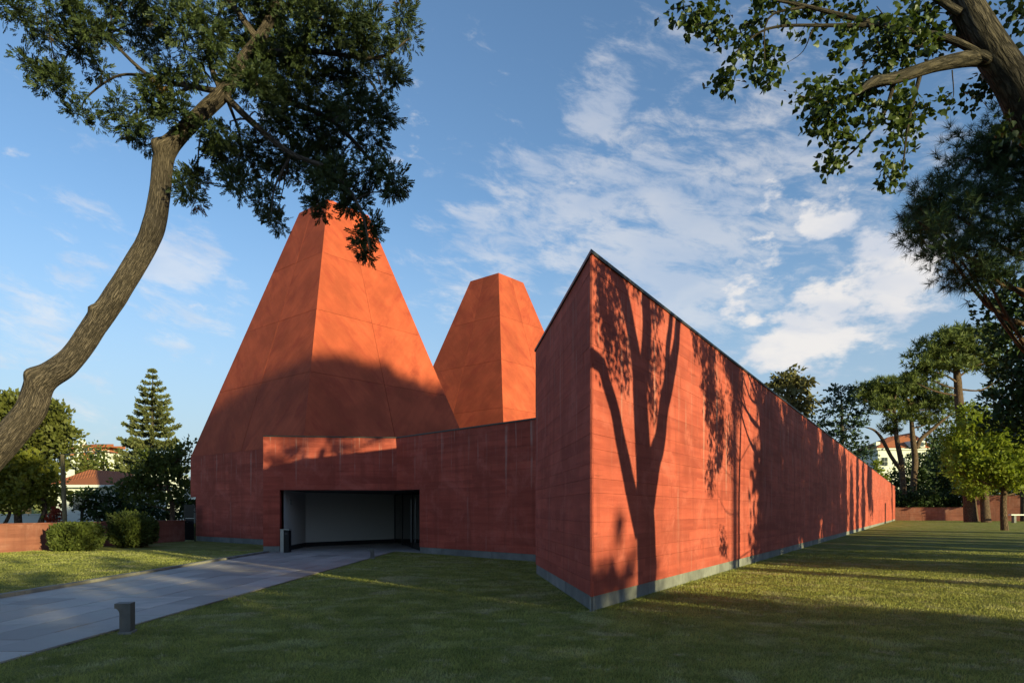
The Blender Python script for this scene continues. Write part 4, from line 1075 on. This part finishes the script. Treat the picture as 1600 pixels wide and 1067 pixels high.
px_tree('round_tree', 'big dense round evergreen behind the leaning trunk', None, None, [(40, 815), (42, 760), (40, 700), (40, 660)], [7, 6, 5, 3], 66,
        [(20, 640, 34, 26), (60, 645, 34, 26), (-20, 650, 40, 36), (85, 668, 28, 28), (40, 670, 50, 34), (100, 690, 20, 26), (0, 690, 50, 30), (70, 705, 40, 26), (30, 640, 40, 24), (90, 650, 16, 18), (-50, 680, 40, 50), (10, 730, 60, 40), (-40, 740, 50, 50)],
        L_OLV, BARK_DRK, T_LEAF, .42, .75, 18, 1.5)
px_tree('feathery_tree', 'yellow green feathery tree with pale trunk rising from behind the garden wall', None, None, [(30, 828), (28, 790), (40, 760), (45, 735)], [6, 5, 4, 2], 46,
        [(20, 735, 30, 22), (50, 725, 26, 20), (5, 760, 28, 22), (45, 755, 34, 24), (75, 745, 18, 20), (80, 770, 18, 18), (25, 785, 28, 14), (60, 785, 24, 12), (-15, 740, 30, 30), (-20, 780, 30, 20), (35, 712, 22, 10)],
        L_YEL, BARK_PIN, T_LEAF, .30, .5, 16, 1.35, extra=[([tuple(P(60, 825, 46)), tuple(P(70, 795, 46)), tuple(P(62, 770, 46))], [.2, .16, .1]), ([tuple(P(5, 822, 46)), tuple(P(15, 800, 46)), tuple(P(10, 770, 46))], [.12, .1, .06])])
px_tree('broadleaf_tree', 'dark broadleaf tree beside the tower wall, below the norfolk pine', None, None, [(268, 822), (269, 790), (262, 760), (258, 730)], [4, 3.5, 3, 1.5], 47,
        [(270, 715, 24, 16), (290, 705, 12, 14), (240, 730, 28, 16), (215, 745, 26, 14), (275, 740, 26, 18), (200, 762, 20, 12), (235, 760, 28, 14), (285, 765, 18, 16), (255, 780, 26, 12), (215, 780, 18, 9), (230, 712, 18, 10)],
        L_HED, BARK_PIN, T_LEAF, .26, .42, 15, 1.3)
px_tree('broadleaf_tree', 'very dark low tree between tiled house and norfolk pine', None, None, [(200, 822), (200, 800), (198, 780)], [4, 3, 2], 50,
        [(190, 785, 22, 18), (215, 800, 26, 14), (240, 805, 24, 12), (175, 775, 14, 12), (180, 805, 20, 12), (265, 805, 20, 12), (290, 795, 18, 16)], L_DRK, BARK_DRK, T_LEAF, .26, .45, 15, 1.4)
px_tree('garden_shrub', 'flat dark spreading shrub in front of the white house wall', None, None, [(128, 822), (128, 800), (130, 785)], [3, 2, 1], 49,
        [(125, 775, 22, 6), (145, 772, 18, 6), (110, 782, 10, 6), (150, 790, 14, 10), (135, 800, 16, 10), (155, 805, 14, 10), (170, 800, 10, 12)], L_DRK, BARK_DRK, T_LEAF, .26, .4, 14, 1.2, cat='shrub')
px_tree('garden_shrub', 'small red leaved shrub next to the wooden pole', None, None, [(88, 825), (88, 815), (89, 805)], [2, 1.5, 1], 46, [(88, 803, 10, 9), (84, 812, 8, 7)], L_RED, BARK_DRK, T_LEAF, .2, .3, 14, 1.4, cat='shrub')

# wooden pole and cable
pl_ = P(102, 822, 43); e = empty('utility_pole', (pl_.x, pl_.y, 0), 'bare weathered wooden pole behind the garden wall', 'pole')
tp_ = P(97, 710, 43); wd_ = Wood(); wd_.tube([(pl_.x, pl_.y, -.05), tuple((Vector((pl_.x, pl_.y, 0)) + tp_) / 2), tuple(tp_)], [.14, .13, .12], 12, 4)
c = np.array(tp_); wd_.tube([tp_, tp_ + Vector((0, 0, .02)), tp_ + Vector((0, 0, .03))], [.12, .06, .001], 12, 1); wd_.build('shaft', POLE, e)
e = empty('power_cable', P(150, 700, 55), 'thin dark overhead cable running behind the norfolk pine', 'cable')
wd_ = Wood(); wd_.tube([P(97, 711, 43), P(135, 706, 48), P(172, 706, 54), P(208, 716, 60), P(240, 722, 64)], [.022] * 5, 5, 6); wd_.build('wire', BLACKM, e)

# tiled house
hs_ = empty('tiled_house', (-36, 62, 0), 'white house with terracotta hipped roof behind the wooden pole', 'house')
D = 58.0
ze = EYE + (HY - 757) / F * D; zr = EYE + (HY - 734) / F * D
hx0, hx1 = P(72, 0, D).x, P(205, 0, D + 2).x
mb = MB(); mb.box(hx0 + .5, D + .5, 0, hx1, D + 8, ze - .05); wl = mb.build('wall', WHITE, hs_)
pk1, pk2 = (P(137, 0, D + 4).x, D + 4.2, zr + .28), (hx1 - 2.0, D + 4.2, zr + .1)
a, b_, c_, d_ = (hx0, D, ze), (hx1 + .5, D, ze), (hx1 + .5, D + 8.5, ze), (hx0, D + 8.5, ze)
mb = MB(); mb.quad(a, b_, pk2, pk1, [(0, 0), (8, 0), (6, 4), (3, 4)]); mb.quad(b_, c_, pk2, pk2, [(0, 0), (8, 0), (4, 4), (4, 4)]); mb.quad(c_, d_, pk1, pk2, [(0, 0), (8, 0), (6, 4), (3, 4)]); mb.quad(d_, a, pk1, pk1, [(0, 0), (8, 0), (4, 4), (4, 4)])
mb.build('roof', TERR, hs_)
mb = MB(); mb.box(hx0 - .1, D - .1, ze - .22, hx1 + .6, D + 8.6, ze - .012); mb.build('eave', WHITE, hs_)
q = P(107, 738, D + 6); mb = MB(); mb.box(q.x - .25, q.y, zr - 1.0, q.x + .25, q.y + .5, q.z + .3); mb.build('chimney', WHITE, hs_)
for x in (118, 160):
    q = P(x, 785, D); fr = MB(); fr.box(q.x - .5, D + .44, q.z - .6, q.x + .5, D + .497, q.z + .6); wn = fr.build('window', BLACKM, hs_)
    for i in range(2):
        pn = MB(); pn.box(q.x - .44 + i * .46, D + .41, q.z - .54, q.x - .02 + i * .46, D + .438, q.z + .54); pn.build('pane', PANE, wn)
# low outbuilding wall seen behind the feathery tree
e = empty('boundary_wall', P(60, 820, 52), 'sunlit white boundary wall behind the feathery tree trunk', 'wall'); q0, q1 = P(-40, 0, 52), P(100, 0, 52)
e.location = (q0.x, 52, 0); mb = MB(); mb.box(q0.x, 52, 0, q1.x, 52.25, 1.3); mb.build('wall_body', WHITE, e); mb = MB(); mb.box(q0.x, 51.96, 1.302, q1.x, 52.29, 1.38); mb.build('wall_cap', WHITE, e)
e = empty('white_house', P(175, 745, 80) * 1, 'white flat roofed house peeping over the tiled roof', 'house'); q0, q1 = P(150, 741, 84), P(262, 741, 84); e.location = (q0.x, 84, 0)
mb = MB(); mb.box(q0.x, 84, 0, q1.x, 92, q0.z); mb.build('wall', WHITE, e); mb = MB(); mb.box(q0.x - .2, 83.8, q0.z + .002, P(190, 0, 84).x, 92.2, q0.z + .25); mb.build('roof', TERR, e)
for x in (180, 200, 222):
    q = P(x, 760, 84); pn = MB(); pn.box(q.x - .5, 83.93, q.z - .7, q.x + .5, 83.99, q.z + .7); pn.build('window', PANE, e)

# hill, apartment block and hillside trees
hv, hf = [], []
N = 40
for j in range(N + 1):
    for i in range(N + 1):
        x = -260 + 170 * i / N; y = 180 + 220 * j / N
        r = math.hypot((x + 168) / 82, (y - 290) / 105)
        hv.append((x, y, -.5 + 17.0 * max(0, 1 - r * r) ** 1.2))
for j in range(N):
    for i in range(N): a = j * (N + 1) + i; hf.append((a, a + 1, a + N + 2, a + N + 1))
tag(np_mesh('hill', np.array(hv), np.array(hf), LAWN, None, True), kind='structure')
D = 250.0
ap = empty('apartment_building', (P(145, 0, D).x, D, 12), 'sunlit white and orange apartment block with terraces and tiled roofs on the hill', 'building')
ORANGE = plain('orange_render', (.50, .20, .10), .8)
def bx(name, x0, x1, y0, y1, d0, d1_, mat, parent):
    a, b_ = P(x0, y1, D), P(x1, y0, D); mb = MB(); mb.box(a.x, D + d0, a.z, b_.x, D + d1_, b_.z); return mb.build(name, mat, parent)
bx('wall', 106, 124, 694, 735, 0, 10, WHITE, ap); bx('wall', 124.1, 160, 697, 735, 2, 12, ORANGE, ap); bx('wall', 160.1, 174, 706, 735, 1, 10, WHITE, ap)
bx('tower', 116.5, 121, 686, 693.9, 2, 5, WHITE, ap)
for (x0, x1, y0, y1, d0) in ((121, 150, 689, 694.5, 3), (145, 173, 693, 697, 1.5), (104, 118, 697.5, 700, -1), (150, 178, 702.5, 705.5, -.5)):
    a, b_ = P(x0, y1, D), P(x1, y0, D); mb = MB()
    lo = [(a.x, D + d0 - 1.5, a.z), (b_.x, D + d0 - 1.5, a.z), (b_.x, D + d0 + 8, b_.z), (a.x, D + d0 + 8, b_.z)]
    mb.hexa([(p[0], p[1], a.z - .3) for p in lo], lo); mb.build('roof', TERR, ap)
for (x0, x1, y0, y1) in ((108, 114, 703, 708), (126, 132, 698.5, 703), (134, 140, 698.5, 703), (143, 149, 704, 709), (143, 149, 711, 716), (151, 155, 704, 709), (164, 168, 709, 714), (164, 168, 717, 721), (110, 115, 712, 716), (128, 134, 706, 710)):
    d0 = -.1 if x0 < 122 else (1.9 if x0 < 158 else .9)
    wn = bx('window', x0, x1, y0, y1, d0 - .1, d0 + .05, BLACKM, ap); bx('pane', x0 + .5, x1 - .5, y0 + .5, y1 - .5, d0 - .2, d0 - .12, PANE, wn)
for (x0, x1, y0, y1) in ((124.5, 142, 704.2, 706), (142, 158, 709.6, 711), (142, 158, 716.6, 718), (106, 118, 709, 711), (160.5, 175, 714.8, 716.2)):
    bx('balcony', x0, x1, y0, y1, -.8 if x0 < 120 or x0 > 159 else .6, 1.98 if x0 > 120 and x0 < 159 else (-.02 if x0 < 120 else .98), ORANGE if x0 < 120 else WHITE, ap)
for x in (157, 161, 166, 171): bx('column', x, x + 1.6, 704, 735, -1.2, -.6, WHITE, ap)
for lab, x, d, yt, r, m_ in (('dense olive green tree below the apartment block', 130, 150, 704, 20, L_OLV), ('dark green hillside tree left of the apartments', 108, 155, 716, 14, L_OLV), ('small green tree right of the apartment block', 160, 160, 711, 14, L_HED), ('yellowish hillside tree near the norfolk pine', 186, 150, 713, 14, L_YEL),
                              ('low green tree on the slope behind the tiled house', 205, 165, 716, 16, L_HED), ('green hill tree behind the norfolk pine trunk', 262, 140, 728, 22, L_HED), ('dark tree in front of the terraces', 144, 168, 704, 9, L_HED)):
    q = P(x, 800, d); bushy('hillside_tree', lab, 'trees on the hillside', q.x, q.y, EYE + (HY - yt) / F * d, r * d / F, 1.0, m_, 8, .75, 1.5, 14, 1.3)

# clipped shrubs in front of the wall
def shrub(label, x, y, rx, ry, h, spiky):
    e = empty('round_shrub', (x, y, 0), label, 'shrub')
    n_ = 5200
    k = RNG.normal(size=(n_, 3)); 
    k /= np.linalg.norm(k, axis=1)[:, None]
    pw = .55 if not spiky else .68
    kk = np.sign(k) * np.abs(k) ** pw; kk *= (RNG.random(n_) ** .12)[:, None]
    ctr = np.array((x, y, h * .5)); pos = ctr + kk * np.array((rx, ry, h * .5)) * .82
    pos[:, 2] = np.maximum(pos[:, 2], .04); pos += RNG.normal(size=pos.shape) * .03
    dr = k + RNG.normal(size=k.shape) * .5; dr[:, 2] += .5
    v, f = scatter(*T_LEAF, np.repeat(pos, 3, 0) + RNG.normal(size=(n_ * 3, 3)) * .04, frames(np.repeat(dr, 3, 0) + RNG.normal(size=(n_ * 3, 3)) * .3), .12 * (.7 + .6 * RNG.random(n_ * 3)))
    vs, fs, n0 = [v], [f], len(v)
    wood = Wood()
    for i in range(6):
        a = i * 1.05; wood.tube([(x, y, -.03), (x + math.cos(a) * rx * .3, y + math.sin(a) * ry * .3, h * .4), (x + math.cos(a) * rx * .6, y + math.sin(a) * ry * .6, h * .75)], [.04, .03, .01], 5, 3)
    if spiky:
        for i in range(75):
            a = RNG.random() * 6.28; rr = math.sqrt(RNG.random()) * .85
            o = np.array((x + math.cos(a) * rx * rr - .2, y + math.sin(a) * ry * rr, h * (.93 - .25 * rr * rr)))
            l = RNG.uniform(.18, .42); tip = o + np.array((RNG.normal() * .06, RNG.normal() * .06, l))
            wood.tube([o, (o + tip) / 2, tip], [.008, .006, .003], 3, 1)
            pos = o + (tip - o) * RNG.random((16, 1)) + RNG.normal(size=(16, 3)) * .02
            dr = RNG.normal(size=(16, 3)) * .5; dr[:, 2] += .9
            v, f = scatter(*T_LEAF, pos, frames(dr), np.full(16, .09)); vs.append(v); fs.append(f + n0); n0 += len(v)
    wood.build('stem', BARK_DRK, e); np_mesh('foliage', np.vstack(vs), np.vstack(fs), L_HED, e)
shrub('low wide rounded clipped shrub in front of the garden wall', -17.55, 27.5, .93, .9, 1.12, False)
shrub('taller round shrub with wispy upright shoots near the black gate', -16.75, 30.2, 1.02, 1.0, 1.42, True)

# ------------------------------------------------------------------ trees behind and beside the viewpoint that shade the garden
def umbrella(label, u, ww, h0, rx, rz, n=16):
    b_ = UW(u, ww); zc = h0 + TAN * ww
    bl = []
    for i in range(n):
        rr = rx * math.sqrt((i + .5) / n); a = i * 2.4
        bl.append(((b_.x + math.cos(a) * rr * .85, b_.y + math.sin(a) * rr * .85, zc + rz * (.35 - .9 * (rr / rx) ** 2) + RNG.uniform(-.3, .3)), (rx * .30, rx * .30, rz * .62)))
    tree('stone_pine', label, 'stone pines on the lawn', [(b_.x, b_.y, -.05), (b_.x + .3, b_.y, zc * .4), (b_.x, b_.y, zc)], [.5, .4, .2], bl, L_PIN, BARK_PIN, T_TUFT_FAR, 1.0, 1.0, 12, .7, fill=2.5, up=.7, flat=.6, tw=0)
umbrella('broad umbrella pine standing behind the viewpoint, opposite the front pyramid', 17.3, 58, 11.6, 7.6, 2.15, 22)
umbrella('smaller umbrella pine behind the viewpoint next to the broad one', 7.7, 62, 10.6, 2.6, 2.2, 10)
for i, (u, h0) in enumerate(((-26, 5.0), (-22, 4.2), (-18, 4.8), (-14, 4.4), (-10.5, 3.6), (-7, 3.9), (-3.6, 4.3), (-.2, 4.0), (3, 3.6), (6, 3.2), (9.0, 2.2), (11.2, 1.9))):
    b_ = UW(u, 34 + (i % 3) * 2)
    bushy('laurel_tree', 'dense laurel tree in the screen behind the viewpoint', 'laurel screen behind the viewpoint', b_.x, b_.y, h0 + TAN * 35, 3.0 if u < 7 else (2.1 if u < 10 else 1.3), .2, L_DRK, 9, .42, .75, 14, 1.0, tw=0, fill=4)
for i, (u, ww, h, r) in enumerate(((22.4, 15, 11, 3.2), (27, 17, 12, 3.6), (32, 14, 11.5, 3.4), (37, 17, 12, 3.4), (41.5, 15, 11, 3.0), (45.5, 17, 11, 2.4))):
    b_ = UW(u, ww)
    bushy('evergreen_oak', 'dense evergreen oak in the row beside the lawn facing the long wall', 'evergreen oaks beside the lawn', b_.x, b_.y, h, r, .3 if u < 25 else 3.5, L_DRK, 11, .45, .8, 14, 1.1, tw=0, fill=5)

for i, (u, ww, h, r) in enumerate(((50.5, 8, 9, 1.5), (55, 3, 10, 1.2), (60.5, 10, 11, 2.0))):
    b_ = UW(u, ww)
    bushy('evergreen_oak', ('slender evergreen oak at the thin end of the row beside the lawn', 'narrowest evergreen oak beside the lawn', 'last evergreen oak of the row, set apart from the others')[i], 'evergreen oaks beside the lawn', b_.x, b_.y, h, r, 3.0, L_DRK, 9, .45, .7, 14, 1.1, tw=0, fill=2)

# ------------------------------------------------------------------ grass blades
def in_poly(x, y, poly):
    c = np.zeros(len(x), bool); n_ = len(poly)
    for i in range(n_):
        x0, y0 = poly[i]; x1, y1 = poly[(i + 1) % n_]
        cond = ((y0 > y) != (y1 > y)) & (x < (x1 - x0) * (y - y0) / (y1 - y0 + 1e-9) + x0)
        c ^= cond
    return c
NB = 560000
y = 3.5 + (RNG.random(NB) ** 1.6) * 24
x = (RNG.random(NB) * 2 - 1) * (.85 * y + 2.5)
keep = ~((x > -9.42) & (x < -5.62 + .0375 * y + .035 * np.sin(y * 9) * np.sin(y * 3.7) + RNG.normal(size=NB) * .035))
keep &= ~in_poly(x, y, [(C0.x - .02, C0.y - .02), (E0.x, E0.y), (E2.x, E2.y), (Fp.x, Fp.y)])
keep &= ~in_poly(x, y, [(L0.x, L0.y), (BD.x - .3, BD.y), (-3.4, 25.9), (R0.x, R0.y), (8, 22), (8, 40), (-9.7, 40)])
x, y = x[keep], y[keep]; n_ = len(x)
hgt = RNG.uniform(.013, .036, n_) * (1 + .35 * np.sin(x * 3.1 + np.sin(y * 1.3) * 2) * np.cos(y * 2.3 + x * .7)) * np.where(RNG.random(n_) < .03, 1.7, 1); a = RNG.random(n_) * 6.283
wdt = (.0028 + .00035 * y)
v = np.empty((n_, 3, 3)); lean = RNG.normal(size=(n_, 2)) * .018
v[:, 0] = np.stack([x - np.cos(a) * wdt, y - np.sin(a) * wdt, np.full(n_, -.003)], 1)
v[:, 1] = np.stack([x + np.cos(a) * wdt, y + np.sin(a) * wdt, np.full(n_, -.003)], 1)
v[:, 2] = np.stack([x + lean[:, 0], y + lean[:, 1], hgt], 1)
tag(np_mesh('grass', v.reshape(-1, 3), np.arange(n_ * 3).reshape(-1, 3), BLADE), 'short mown grass blades covering the lawn', 'grass', kind='stuff')
nt_ = sum(len(o.data.loop_triangles) or len(o.data.polygons) for o in scene.objects if o.type == 'MESH')
print('faces', nt_, 'objects', len(scene.objects))
